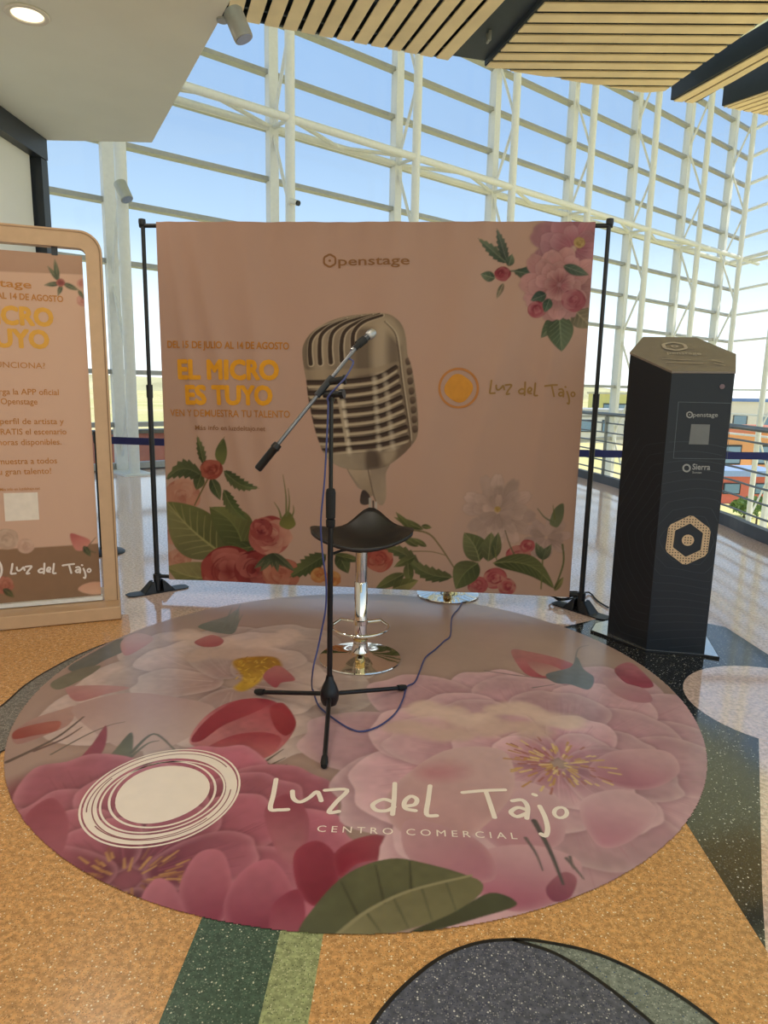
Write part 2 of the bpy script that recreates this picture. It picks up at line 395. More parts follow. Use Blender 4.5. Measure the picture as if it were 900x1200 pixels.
def ribbon(mb, P, wid, S, closed=False, w1=None, cap=6, lift=None):
    """flat painted stroke on a surface: P in uv metres"""
    P = np.asarray(P, float); n = len(P); L = []; Rr = []
    for i in range(n):
        if closed: t = P[(i+1) % n]-P[(i-1) % n]
        else: t = P[min(i+1, n-1)]-P[max(i-1, 0)]
        t = t/(np.hypot(*t)+1e-12); nn = np.array([-t[1], t[0]]); ww = (wid+((w1 if w1 is not None else wid)-wid)*i/max(1, n-1))/2
        L.append(P[i]+nn*ww); Rr.append(P[i]-nn*ww)
    V = L+Rr; k = n if closed else n-1
    F = [(i, n+i, n+(i+1) % n, (i+1) % n) for i in range(k)]
    if not closed and cap:
        for e_, q, ww in ((0, 1, wid), (n-1, n-2, w1 if w1 is not None else wid)):
            b = len(V); t = P[e_]-P[q]; a0 = math.atan2(t[1], t[0])
            V += [P[e_]]+[P[e_]+np.array([math.cos(a0+x), math.sin(a0+x)])*ww/2 for x in np.linspace(-PI/2, PI/2, cap+1)]
            F += [(b, b+1+i, b+2+i) for i in range(cap)]
    V = np.array(V); Q = S(V[:, 0], V[:, 1])
    if lift is not None:
        a, b, vec = lift; g = np.concatenate([np.arange(n), np.arange(n), np.full(max(0, len(V)-2*n), 0.)])
        if len(V) > 2*n: g[2*n+cap+2:] = n
        Q = Q+(a+b*g)[:, None]*np.asarray(vec)
    mb.add(Q, F)
def put_text(mb, s_, M, S, p0, p1, cap, bold=0.0, nrm=None):
    """text fitted from px p0 to p1 (baseline ends), capital height cap px"""
    V, F = TXT[s_]; a = np.array(M(*p0)); b = np.array(M(*p1)); d = b-a; up = np.array([-d[1], d[0]])/np.hypot(*d)
    h = np.hypot(*(np.array(M(p0[0], p0[1]-cap))-a))/.69
    Q = a+V[:, :1]*d+V[:, 1:2]*up*h; mb.add(S(Q[:, 0], Q[:, 1]), F)
    if bold:                                   # heavier weight: the same outline laid around itself
        for i in range(10):
            t = 2*PI*i/10; q = Q+bold*h*np.array([math.cos(t), math.sin(t)]); mb.add(S(q[:, 0], q[:, 1])+np.asarray(nrm)*(-.00008*(i+1)), F)
# hand-drawn wordmark strokes, in a 785 x 85 box (x 40..825, letters y 75..160)
WORD = [[(53, 75), (46, 115), (38, 153), (60, 156), (84, 155)],
        [(96, 106), (99, 126), (116, 135), (140, 124), (160, 108), (168, 120), (172, 132)],
        [(182, 104), (240, 103), (212, 135), (192, 162), (218, 160)],
        [(362, 135), (335, 128), (308, 142), (318, 157), (345, 158), (364, 148)], [(366, 86), (364, 130), (360, 168)],
        [(392, 146), (418, 142), (424, 128), (408, 120), (392, 134), (394, 152), (420, 158)],
        [(459, 92), (454, 130), (450, 168), (476, 171)],
        [(545, 110), (600, 105), (656, 103)], [(606, 107), (618, 142), (629, 176)],
        [(676, 132), (702, 130), (716, 148), (714, 178)], [(714, 156), (690, 150), (672, 162), (688, 174), (712, 166)],
        [(748, 146), (762, 175), (769, 205), (764, 224), (752, 220)], [(732, 115), (737, 117)]]
WORD_O = [(803+17*math.cos(a), 163+14*math.sin(a)) for a in np.linspace(0, 2*PI, 15)[:-1]]
def put_word(name, material, parent, M, S, T, wid, nrm):
    """one part for each letter; T maps wordmark coordinates to px"""
    for letter in ((0,), (1,), (2,), (3, 4), (5,), (6,), (7, 8), (9, 10), (11,), (12,), (13,)):
        mb = MB()
        for j, q in enumerate(letter):
            if q == 13: ribbon(mb, np.array([M(*T(*p)) for p in WORD_O]), wid*.85, S, closed=True); continue
            P = np.array([M(*T(*p)) for p in WORD[q]]); ribbon(mb, spline(P, 5) if len(P) > 2 else P, wid, S, lift=(j*.0003, 1.2e-5, nrm))
        obj(name, mb, material, parent)
make_texts([('DEL 15 DE JULIO AL 14 DE AGOSTO', 0), ('EL MICRO', 0), ('ES TUYO', 0), ('VEN Y DEMUESTRA TU TALENTO', .006), ('Más info en luzdeltajo.net', .004),
            ('penstage', .01), ('C E N T R O   C O M E R C I A L', .0), ('¿CÓMO FUNCIONA?', .0), ('Descarga la APP oficial', .006), ('de Openstage', .006),
            ('crea tu perfil de artista y', .006), ('reserva GRATIS el escenario', .006), ('en las horas disponibles.', .006), ('¡Demuestra a todos', .006),
            ('tu gran talento!', .006), ('Sierra', .02), ('Sonae', .01)])

# ================================================================== STRUCTURE
white_steel = mat('white_painted_steel', (224, 225, 224), .45, var=.03)
grey_alu = mat('grey_aluminium', (160, 160, 156), .4, .3)
clear = glass('clear_glass')
slab = mat('concrete_slab', (150, 148, 144), .8)
plaster = mat('ceiling_plaster', (236, 240, 234), .9, spec=.2, var=.02, scale=3)
black_metal = mat('black_powder_coat', (22, 23, 26), .45)
dark_frame = mat('dark_frame', (38, 44, 52), .4)

FA = math.radians(50)
fu = np.array([math.sin(FA), math.cos(FA), 0]); fo = np.array([-math.cos(FA), math.sin(FA), 0]); up = np.array([0, 0, 1.0])
P0 = on_z(158, 556); BAY = 2.75; OFF = .55; GL = OFF+.12
def fac(s_, o_=0.0, z=0.0): return P0+fu*s_+fo*o_+up*z
ROOF = 10.6

# ---- floor
t_pink = terrazzo('terrazzo_pink', (220, 190, 180), [((230, 208, 200), .25, 1.0), ((188, 152, 142), .18, 1.3), ((240, 226, 220), .08, .7)], rough=.08, ior=3.4)
t_ochre = terrazzo('terrazzo_ochre', (203, 152, 96), [((172, 124, 76), .30, 1.2), ((220, 178, 126), .28, 1.0), ((244, 228, 196), .05, .9), ((118, 84, 54), .10, 1.5)], rough=.26, ior=1.55)
t_black = terrazzo('terrazzo_black', (34, 35, 38), [((78, 80, 84), .2, 1.2), ((205, 205, 200), .045, .8), ((120, 120, 118), .08, 1.0)], rough=.10, ior=1.9)
t_dgreen = terrazzo('terrazzo_dark_green', (66, 88, 72), [((112, 128, 108), .28, 1.1), ((40, 58, 48), .22, 1.3), ((205, 205, 180), .05, .9)], rough=.26, ior=1.55)
t_lgreen = terrazzo('terrazzo_light_green', (150, 158, 112), [((110, 120, 80), .2, 1.2), ((190, 192, 150), .2, 1.0), ((70, 78, 55), .08, 1.3)], rough=.26, ior=1.55)
t_blue = terrazzo('terrazzo_slate_blue', (84, 88, 102), [((52, 58, 84), .25, 1.2), ((132, 134, 142), .22, 1.0), ((205, 205, 205), .04, .9)], rough=.26, ior=1.55)
t_grey = terrazzo('terrazzo_grey_green', (122, 130, 122), [((92, 100, 96), .25, 1.2), ((165, 170, 160), .2, 1.0), ((70, 90, 120), .05, 1.0)], rough=.26, ior=1.55)
t_slate = terrazzo('terrazzo_slate', (112, 112, 108), [((78, 80, 80), .3, 1.2), ((160, 158, 150), .25, 1.0)], rough=.25, ior=1.6)
strip_m = mat('black_divider', (20, 19, 18), .4)
fl_poly = [(-8.4, -7), (3.75, -7), (3.68, 6.34), (3.72, 7.28), (3.5, 9.66), (3.22, 11.27), tuple(fac(8.9, GL)[:2]), tuple(fac(-5.5, GL)[:2])]
floor = struct(obj('floor', MB().prism(fl_poly, -.35, 0), t_pink))
def zpts(px, z=0): return [tuple(on_z(x, y, z)[:2]) for x, y in px]
def inlay(px, m, z1, sm=False):
    P = zpts(px)
    return obj('terrazzo_panel', MB().prism(P, 0, z1), m, floor)
def divider(px, z, wid=.010, sm=6):
    P = np.array(zpts(px)); P = spline(P, sm) if len(px) > 2 else P
    mb = MB(); ribbon(mb, P, wid, lambda u, v: np.stack([u, v, np.full(np.shape(u), z)], -1), cap=0)
    return obj('divider_strip', mb, strip_m, floor)
# big ochre field: everything near the viewer and left of the disc
ochre = [(-2.71, 3.9), (-1.5, 3.86), (-1.40, 3.62), (-1.2, 3.0), (0.3, 2.2), (1.0, 2.2)]+zpts([(785, 935), (897, 1112)])+[(1.15, .95), (1.6, -.5), (1.6, -6.9), (-2.71, -6.9)]
obj('terrazzo_panel', MB().prism(ochre, 0, .0008), t_ochre, floor)
wedge = [(-60, 868), (0, 829), (30, 803), (62, 783), (100, 764), (150, 745), (220, 800), (160, 870), (80, 880), (14, 868), (0, 884), (-60, 915)]
inlay(wedge, t_slate, .0016); divider([(-60, 868), (0, 829), (30, 803), (62, 783), (100, 764), (145, 747)], .0022); divider([(-60, 918), (4, 880), (40, 866)], .0022)
# floor right of the black strip, the black strip itself and the pale roundel
inlay([(889, 860), (893, 1040), (897, 1112), (935, 1180), (1200, 1180), (1200, 850)], t_pink, .0012)
inlay([(660, 735), (740, 830), (700, 930), (785, 935), (897, 1112), (893, 1040), (889, 860), (935, 790), (850, 735), (745, 715)], t_black, .0016)
divider([(770, 912), (785, 935), (897, 1112), (960, 1215)], .0024, .012, 0); divider([(889, 860), (893, 1040), (897, 1112)], .0024, .008, 0)
rd = np.array([on_z(802, 798)[:2], on_z(818, 831)[:2], on_z(860, 855)[:2]])
A_ = np.array([[2*(rd[1]-rd[0])[0], 2*(rd[1]-rd[0])[1]], [2*(rd[2]-rd[0])[0], 2*(rd[2]-rd[0])[1]]]); B_ = np.array([rd[1]@rd[1]-rd[0]@rd[0], rd[2]@rd[2]-rd[0]@rd[0]])
rc = np.linalg.solve(A_, B_); rr_ = np.hypot(*(rd[0]-rc))
t_pale = terrazzo('terrazzo_pale_pink', (216, 188, 180), [((230, 210, 204), .25, 1.0), ((184, 150, 142), .15, 1.3)], rough=.08, ior=3.2)
obj('terrazzo_panel', MB().prism([(rc[0]+rr_*math.cos(a), rc[1]+rr_*math.sin(a)) for a in np.linspace(0, 2*PI, 48)[:-1]], 0, .0022), t_pale, floor)
# green strips and the blue roundel at the front
inlay([(268, 1000), (348, 1010), (327, 1098), (303, 1200), (280, 1300), (140, 1300), (186, 1200), (233, 1085)], t_dgreen, .0016)
inlay([(348, 1010), (395, 1012), (378, 1100), (361, 1200), (345, 1300), (280, 1300), (303, 1200), (327, 1098)], t_lgreen, .0016)
divider([(268, 1000), (233, 1085), (186, 1200), (140, 1300)], .0024, .009, 0); divider([(348, 1010), (328, 1098), (304, 1200), (280, 1300)], .0024, .009, 0); divider([(395, 1012), (378, 1100), (361, 1200), (345, 1300)], .0024, .009, 0)
arc = [(405, 1290), (418, 1240), (437, 1200), (470, 1160), (515, 1124), (560, 1106), (605, 1102)]
inlay([tuple(p) for p in spline(arc+[(700, 1119), (770, 1152), (840, 1201), (910, 1270), (940, 1320)], 4)], t_grey, .0016)
inlay([tuple(p) for p in spline(arc+[(650, 1118), (700, 1149), (745, 1184), (775, 1212), (850, 1300)], 4)], t_blue, .0022)
divider(arc+[(640, 1105), (700, 1119), (770, 1152), (840, 1201), (910, 1270)], .0028, .010); divider([(600, 1102), (650, 1118), (700, 1149), (745, 1184), (775, 1212), (850, 1300)], .0028, .010)

# ---- glass wall
ZT = [.07, .72, 1.52, 3.12, 3.97, 4.78, 5.58, 6.42, 7.24, 8.06, 8.88, 9.7, ROOF-.1]
win1 = sroot('window_1', tuple(fac(0, GL)))
AXF = (fu, fo, up)
S0, S1 = -5.5, 2.75*7+1.35
for i, z in enumerate(ZT):
    m = MB().box(fac((S0+S1)/2, GL-.07, z), (S1-S0, .12, .055 if i else .1), AXF).box(fac((S0+S1)/2, GL-.06, z-.035), (S1-S0, .16, .02), AXF)
    obj('transom', m, grey_alu, win1)
edges = [S0]+[BAY*k for k in range(-1, 8)]+[S1]
pm = {}
def pane(parent, a, b, z0, z1, origin, axu, axo, base, mesh_cache):
    key = (round(b-a, 3), round(z1-z0, 3))
    if key not in mesh_cache:
        mesh_cache[key] = obj('pane', MB().box((0, 0, 0), (b-a-.02, .012, z1-z0-.02), (axu, axo, up)), clear, parent, local=True); o = mesh_cache[key]
    else: o = inst(mesh_cache[key], 'pane', parent)
    o.location = tuple(origin+axu*(a+b)/2+up*(z0+z1)/2-parent_world(parent)); return o
for a, b in zip(edges[:-1], edges[1:]):
    for z0, z1 in zip(ZT[:-1], ZT[1:]):
        pane(win1, a, b, z0, z1, fac(0, GL), fu, fo, 0, pm)
obj('sill_panel', MB().box(fac((S0+8.9)/2, GL-.02, .0), (8.9-S0, .1, .14), AXF), mat('sill_grey', (120, 122, 122), .6), win1)

def truss_column(z0, z1, plate):
    t = thing('lattice_column', 'white steel lattice column of twin posts and zigzag bracing along the glass wall', 'column', (0, 0, 0), 'lattice columns along the glass wall')
    obj('inner_post', MB().tube([(0, 0, z0), (0, 0, z1)], .08, 14), white_steel, t, True)
    obj('mullion', MB().box(fo*OFF+up*(z0+z1)/2, (.17, .12, z1-z0), AXF).box(fo*(OFF+.09)+up*(z0+z1)/2, (.07, .16, z1-z0), AXF), white_steel, t)
    zs = np.arange(5.55-1.35*8, z1, 1.35); zs = [z for z in zs if z >= z0+.1]
    for i, (a, b) in enumerate(zip(zs[:-1], zs[1:])):
        k = int(round((a-5.55)/1.35))
        p, q = (fo*OFF+up*a, up*b) if k % 2 == 0 else (up*a, fo*OFF+up*b)
        obj('brace', MB().tube([p, q], .03, 8), white_steel, t, True)
    if plate: obj('base_plate', MB().box(fo*OFF*.45+up*(z0+.012), (.42, .95, .024), AXF), white_steel, t)
    return t
cA = truss_column(0, ROOF-.05, True); cB = truss_column(-6, ROOF-.05, False)
cA.location = tuple(fac(-BAY)); cB.location = tuple(fac(BAY*4))
for k in (0, 1, 2, 3):
    c = copy_tree(cA); c.location = tuple(fac(BAY*k))
for k in (5, 6, 7):
    c = copy_tree(cB); c.location = tuple(fac(BAY*k))
# wind truss along the wall
wt = thing('wind_truss', 'white tubular wind truss running level along the glass wall behind the banner', 'truss', tuple(fac(0, 0, 5.58)))
for o_, r in ((-.0, .065), (OFF, .06)):
    obj('chord', MB().tube([fac(S0, o_, 5.58), fac(S1, o_, 5.58)], r, 12), white_steel, wt, True)
for k in range(-2, 7):
    a, b = (0, OFF) if k % 2 else (OFF, 0)
    obj('lacing', MB().tube([fac(BAY*k, a, 5.58), fac(BAY*(k+.5), b, 5.58)], .035, 8), white_steel, wt, True)
    obj('lacing', MB().tube([fac(BAY*(k+.5), b, 5.58), fac(BAY*(k+1), a, 5.58)], .035, 8), white_steel, wt, True)
    obj('strut', MB().tube([fac(BAY*k, 0, 5.58), fac(BAY*k, OFF, 5.58)], .035, 8), white_steel, wt, True)
# second glass wall closing the hall on the right
ga = math.radians(-10); gu = np.array([-math.sin(ga), -math.cos(ga), 0]); go = np.array([math.cos(ga), -math.sin(ga), 0]); AXG = (gu, go, up)
G0 = fac(S1, GL)
def fag(s_, o_=0., z=0.): return G0+gu*s_+go*o_+up*z
win2 = sroot('window_2', tuple(G0))
for i, z in enumerate(ZT): obj('transom', MB().box(fag(4.15, -.07, z), (8.3, .12, .06), AXG), white_steel, win2)
pm2 = {}
for k in range(3):
    for z0, z1 in zip(ZT[:-1], ZT[1:]): pane(win2, BAY*k, BAY*(k+1), z0, z1, G0, gu, go, 0, pm2)
for k in range(1, 4):
    t = thing('lattice_column', 'white steel lattice column of the side glass wall beyond the black pillar', 'column', tuple(fag(BAY*k)), 'lattice columns of the side glass wall')
    obj('inner_post', MB().tube([fag(BAY*k, -OFF-.1, -6), fag(BAY*k, -OFF-.1, ROOF-.05)], .08, 12), white_steel, t, True)
    obj('mullion', MB().box(fag(BAY*k, -.1, (ROOF-6.05)/2), (.17, .12, ROOF+5.9), AXG), white_steel, t)
    for i in range(11):
        z = -5.2+1.35*i; a, b = (-.1, -OFF-.1) if i % 2 else (-OFF-.1, -.1)
        obj('brace', MB().tube([fag(BAY*k, a, z), fag(BAY*k, b, z+1.35)], .03, 8), white_steel, t, True)
wt2 = thing('wind_truss', 'white tubular truss running level along the side glass wall', 'truss', tuple(fag(0, -.1, 5.58)))
for o_ in (-.12, -OFF-.1): obj('chord', MB().tube([fag(.3, o_, 5.58), fag(8.3, o_, 5.58)], .06, 12), white_steel, wt2, True)
for k in range(6):
    a, b = (-.12, -OFF-.1) if k % 2 else (-OFF-.1, -.12)
    obj('lacing', MB().tube([fag(.3+1.3*k, a, 5.58), fag(.3+1.3*(k+1), b, 5.58)], .035, 8), white_steel, wt2, True)
# roof over the hall
e1 = fag(8.3, .4); ceiling_hi = struct(obj('ceiling', MB().prism([tuple(fac(S0-6, GL+.5)[:2]), tuple(fac(S1, GL+.5)[:2]+go[:2]*.5), tuple(e1[:2]), (e1[0]+2, -8), (-14, -8)], ROOF, ROOF+.4), plaster))

# ---- low plaster soffit, wall on the left
ZC = 3.2
c0 = on_z(178, 167, ZC); c1 = on_z(258, 22, ZC); d_ = (c1-c0)[:2]
sof = struct(obj('ceiling_soffit', MB().prism([(-8.4, 5.75), tuple(c0[:2]), tuple((c0[:2]+d_*3.4)), (2.6, -7), (-8.4, -7)], ZC, ZC+.5), plaster)); sof.name = 'ceiling_low'
WX = -2.74
wl = struct(obj('wall_left', MB().box((WX-.05, -.65, 1.53), (.06, 12.5, 3.06)), mat('frosted_white_panel', (226, 225, 218), .6, spec=.3, var=.02, scale=3)))
obj('top_frame', MB().box((WX-.02, -.62, 3.12), (.16, 12.7, .155)), dark_frame, wl)
obj('end_post', MB().box((WX-.02, 5.69, 1.52), (.14, .10, 3.04)), dark_frame, wl)
obj('base_rail', MB().box((WX-.02, -.65, .05), (.1, 12.5, .1)), dark_frame, wl)
for y in (3.2, .7, -1.8): obj('mullion', MB().box((WX-.02, y, 1.54), (.07, .04, 3.0)), dark_frame, wl)

# ---- slatted timber ceiling trays
wood = mat('pale_oak_slat', (246, 222, 184), .55, var=.10, scale=3)
tray_m = mat('dark_navy_steel', (46, 56, 68), .6)
def clip(poly, nrm, d):
    """keep the side nrm.p <= d"""
    out = []; n = len(poly)
    for i in range(n):
        a, b = np.array(poly[i]), np.array(poly[(i+1) % n]); fa, fb = a@nrm-d, b@nrm-d
        if fa <= 0: out.append(tuple(a))
        if (fa < 0 < fb) or (fb < 0 < fa): t = fa/(fa-fb); out.append(tuple(a+(b-a)*t))
    return out
def slat_tray(poly, sdir, pitch, wid, z, side, label, first=0.0, back=True):
    c = np.mean(poly, 0)
    t = thing('slatted_ceiling_tray', label, 'ceiling panel', (c[0], c[1], z), 'slatted timber ceiling trays')
    sdir = np.array(sdir)/np.hypot(*sdir); nn = np.array([-sdir[1], sdir[0]])
    mb = MB(); n = len(poly)
    mb.prism(poly, z+.12, z+.15)
    for i in range(n):
        a, b = np.array(poly[i]), np.array(poly[(i+1) % n]); L = np.hypot(*(b-a)); x = (b-a)/L
        X = np.array([*x, 0]); Y = np.array([-x[1], x[0], 0])
        mb.box(np.array([*(a+b)/2, z+side/2+.005]), (L+.02, .03, side-.01), (X, Y, up))
    obj('tray', mb, tray_m, t)
    pr = [np.array(p)@nn for p in poly]; k0 = math.floor((min(pr)-first)/pitch)
    for k in range(k0, k0+int((max(pr)-min(pr))/pitch)+3):
        a = first+k*pitch; P = clip(clip(poly, nn, a+wid), -nn, -a)
        if len(P) < 3: continue
        area = .5*abs(sum(P[i][0]*P[(i+1) % len(P)][1]-P[(i+1) % len(P)][0]*P[i][1] for i in range(len(P))))
        if area < .004: continue
        obj('slat', MB().prism(P, z-.006, z+.006), wood, t)
    # dark cross rails seen through the gaps
    qr = [np.array(p)@sdir for p in poly]
    for q in np.arange(min(qr)+.15, max(qr), .45):
        P = clip(clip(poly, sdir, q+.03), -sdir, -q)
        if len(P) >= 3: obj('cross_rail', MB().prism(P, z+.013, z+.05), tray_m, t)
    return t
ZS = 4.2
a0 = on_z(290, 25, ZS)[:2]; a1 = on_z(525, 70, ZS)[:2]; au = (a1-a0)/np.hypot(*(a1-a0)); av = np.array([au[1], -au[0]])
A_poly = [tuple(a0-au*1.6), tuple(a1), tuple(a1+av*4.2), tuple(a0-au*1.6+av*4.2)]
slat_tray(A_poly, av, .150, .112, ZS, .14, 'slatted timber ceiling tray with slats running end-on above the banner, beside the white soffit', first=float((a1)@np.array([-av[1], av[0]]))-.112)
b0 = on_z(570, 78, ZS)[:2]; b1 = on_z(755, 108, ZS)[:2]; b2 = on_z(779, 106, ZS)[:2]; b3 = on_z(900, 20, ZS)[:2]; bl = on_z(641, 0, ZS)[:2]
B_poly = [tuple(b0), tuple(b1), tuple(b2), tuple(b2+(b3-b2)*2.2), tuple(b0+(bl-b0)*2.6)]
sB = on_z(828, 72, ZS)[:2]-on_z(578, 70, ZS)[:2]
slat_tray(B_poly, sB, .158, .110, ZS, .22, 'wide slatted timber ceiling tray with crosswise slats between two dark beams', first=.03)
bm_ = thing('ceiling_beam', 'dark navy ceiling beam between two slatted timber trays', 'beam', (*(a1+b0)/2, ZS))
m = MB(); q0 = (a1+b0)/2+np.array([.0, .02]); dv = (bl-b0)/np.hypot(*(bl-b0)); nv = np.array([-dv[1], dv[0]])
m.box(np.array([*(q0+dv*2.1), ZS+.15]), (4.2, .33, .20), (np.array([*dv, 0]), np.array([*nv, 0]), up)); obj('beam_body', m, tray_m, bm_)
for k in (0.45, 1.5): obj('hanger_loop', MB().tube([np.array([*(q0+dv*k), ZS+.05]), np.array([*(q0+dv*k), ZS-.02]), np.array([*(q0+dv*(k+.05)), ZS-.02]), np.array([*(q0+dv*(k+.05)), ZS+.05])], .012, 6), grey_alu, bm_)
g0 = on_z(788, 118, ZS)[:2]; g1 = on_z(900, 55, ZS)[:2]; g2 = on_z(816, 120.5, ZS)[:2]; g3 = on_z(900, 71, ZS)[:2]
C_poly = [tuple(g0), tuple(g2), tuple(g2+(g3-g2)*2.6), tuple(g0+(g1-g0)*2.6)]
slat_tray(C_poly, g1-g0, .115, .09, ZS, .20, 'narrow slatted timber ceiling tray two slats wide above the black pillar', first=float(g0@np.array([-(g1-g0)[1], (g1-g0)[0]])/np.hypot(*(g1-g0)))-.10)
h0 = on_z(848, 125, ZS)[:2]; h1 = on_z(900, 107, ZS)[:2]; h2 = on_z(905, 136, ZS)[:2]
D_poly = [tuple(h0), tuple(h2), tuple(h2+(h2-h0)*1.5), tuple(h0+(h1-h0)*2.5+(h2-h0)*2), tuple(h0+(h1-h0)*2.5)]
slat_tray(D_poly, h1-h0, .10, .075, ZS, .36, 'slatted timber ceiling tray with fine slats and a deep dark side, beyond the narrow tray', first=.02)

# ---- outside: fields, ridge, low buildings, shrubs
def field_mat():
    m = bpy.data.materials.new('dry_field'); m.use_nodes = True; t = m.node_tree; b = t.nodes['Principled BSDF']; b.inputs['Roughness'].default_value = 1; b.inputs['Specular IOR Level'].default_value = 0
    co = t.nodes.new('ShaderNodeTexCoord'); n = t.nodes.new('ShaderNodeTexNoise'); n.inputs['Scale'].default_value = .035; n.inputs['Detail'].default_value = 5
    r = t.nodes.new('ShaderNodeValToRGB'); t.links.new(co.outputs['Object'], n.inputs['Vector']); t.links.new(n.outputs['Fac'], r.inputs[0]); t.links.new(r.outputs[0], b.inputs['Base Color'])
    r.color_ramp.elements[0].position = .38; r.color_ramp.elements[0].color = (*lin((212, 204, 140)), 1); r.color_ramp.elements[1].position = .62; r.color_ramp.elements[1].color = (*lin((236, 214, 164)), 1)
    return m
GZ = -6.0
gm = field_mat()
mb = MB().box((100, 700, GZ-.5), (2600, 1700, 1.0)); gr = struct(obj('ground', mb, gm))
R = random.Random(3); mb = MB(); n = 60
for i in range(n+1):
    x = -900+2200*i/n; hgt = 10+6*math.sin(i*.5)+R.uniform(-1.5, 1.5)
    mb.v += [(x, 700+R.uniform(-15, 15), GZ), (x, 760, GZ+hgt), (x, 860, GZ)]
for i in range(n):
    k = i*3; mb.f += [(k, k+3, k+4, k+1), (k+1, k+4, k+5, k+2)]
struct(obj('ground_ridge', mb, mat('far_ridge', (206, 196, 150), 1, spec=0, scale=.02, var=.2), smooth=True, auto=0))
def building(px, py, Y, wd, dp, hg, col, roofc, label, rz=0., flat=True):
    c = on_y(px, py, Y); c = np.array([c[0], c[1], GZ]); t = thing('building', label, 'building', c)
    cs, sn = math.cos(rz), math.sin(rz); ax = (np.array([cs, sn, 0]), np.array([-sn, cs, 0]), up)
    obj('walls', MB().box(c+up*hg/2, (wd, dp, hg), ax), mat('render_%d_%d_%d' % col, col, .9), t)
    rf = obj('roof', MB().box(c+up*(hg+.2), (wd+.6, dp+.6, .4), ax), mat('roof_%d_%d_%d' % roofc, roofc, .8), t)
    nw = max(2, int(wd/3))
    for i in range(nw):
        q = c+ax[0]*(-wd/2+wd*(i+.5)/nw)-ax[1]*(dp/2+.03)
        wn = obj('window', MB().box(q+up*hg*.55, (wd/nw*.55, .1, hg*.4), ax), dark_frame, t)
        obj('pane', MB().box(q+up*hg*.55-ax[1]*.06, (wd/nw*.47, .03, hg*.33), ax), mat('far_glass', (120, 150, 170), .2), wn)
    return t
building(862, 560, 62, 9, 6, 4.2, (232, 168, 112), (205, 120, 90), 'low orange rendered building seen through the railing beside the black pillar', .2)
building(884, 500, 95, 16, 9, 6.5, (236, 226, 205), (110, 140, 190), 'cream building with a blue roof beyond the orange one', -.2)
building(858, 585, 48, 4.5, 3, 1.9, (220, 120, 100), (150, 170, 205), 'small red kiosk with a pale blue roof beyond the railing', .1)
building(712, 520, 105, 13, 9, 4.5, (226, 222, 208), (190, 188, 180), 'long pale flat-roofed building behind the railing post', .0)
building(728, 505, 140, 12, 8, 7.0, (214, 206, 130), (196, 190, 160), 'yellow-green rendered building far behind the pale one', .0)
# parapet just outside the near bays
pw = thing('parapet', 'low reddish brick parapet just outside the glass wall', 'parapet', tuple(fac(1, 3.2)))
obj('wall', MB().box(fac(-.5, 3.2, -.1), (13, .25, 1.0), AXF), mat('reddish_render', (176, 110, 104), .9, var=.2, scale=2), pw)
obj('coping', MB().box(fac(-.5, 3.2, -.02+.44), (13, .34, .07), AXF), mat('grey_coping', (110, 108, 108), .8), pw)
for i, (px, py, Y, hgt, lab) in enumerate([(872, 603, 41, 1.3, 'small rounded green shrub on the ground below the railing, nearest the red kiosk'), (888, 598, 38, 1.9, 'tall rounded green shrub on the ground below the railing, between two others'), (930, 606, 33, 1.4, 'wide green shrub on the ground below the railing, farthest from the red kiosk')]):
    c = on_y(px, py, Y); c[2] = GZ
    t = thing('shrub', lab, 'shrub', c, 'shrubs below the railing')
    R = random.Random(i); mb = MB()
    for k in range(420):
        a = R.uniform(0, 2*PI); b = math.acos(R.uniform(-.2, 1)); r = hgt*.55*R.uniform(.6, 1)
        p = c+np.array([r*math.sin(b)*math.cos(a)*1.2, r*math.sin(b)*math.sin(a)*1.2, hgt*.5+r*math.cos(b)*.8])
        d1 = np.array([R.gauss(0, 1), R.gauss(0, 1), R.gauss(0, 1)]); d1 /= np.linalg.norm(d1); d2 = np.cross(d1, [R.gauss(0, 1), R.gauss(0, 1), R.gauss(0, 1)]); d2 /= np.linalg.norm(d2)
        s_ = .16; mb.add([p-d1*s_, p+d2*s_*.5, p+d1*s_, p-d2*s_*.5], [(0, 1, 2, 3)])
    obj('foliage', mb, mat('shrub_leaf', (108, 132, 62), .7, var=.25, scale=3), t)
    obj('stem', MB().tube([c, c+up*hgt*.6], [.06, .03], 6), mat('bark', (96, 78, 60), .9), t)

# ---- railing at the edge of the floor
rail_m = mat('satin_grey_rail', (112, 116, 116), .35, .6)
rp_ = spline(np.array([(3.60, 1.0, 0), (3.58, 3.8, 0), (3.57, 6.34, 0), (3.60, 7.28, 0), (3.39, 9.66, 0), (3.10, 11.27, 0), (2.60, 13.4, 0), (2.35, 15.6, 0)]), 6)
rl = thing('balcony_railing', 'grey metal balcony railing with horizontal bars at the floor edge', 'railing', tuple(rp_[0]))
obj('handrail', MB().tube(rp_+up*1.03, .028, 10), rail_m, rl, True)
for z in (.20, .34, .48, .62, .76, .90): obj('bar', MB().tube(rp_+up*z, .011, 8), rail_m, rl, True)
mb = MB()
for a, b in zip(rp_[:-1], rp_[1:]):
    x = (b-a)/np.linalg.norm(b-a); mb.box((a+b)/2+up*.06, (np.linalg.norm(b-a)+.01, .08, .12), (x, np.cross(up, x), up))
obj('kerb', mb, dark_frame, rl)
acc = np.concatenate([[0], np.cumsum(np.linalg.norm(np.diff(rp_, axis=0), axis=1))])
for s_ in np.arange(.3, acc[-1], 1.5):
    i = np.searchsorted(acc, s_)-1; q = rp_[i]+(rp_[i+1]-rp_[i])*((s_-acc[i])/(acc[i+1]-acc[i]))
    obj('post', MB().box(q+up*.51, (.035, .05, 1.0)).box(q+up*.95, (.05, .06, .09)), rail_m, rl)
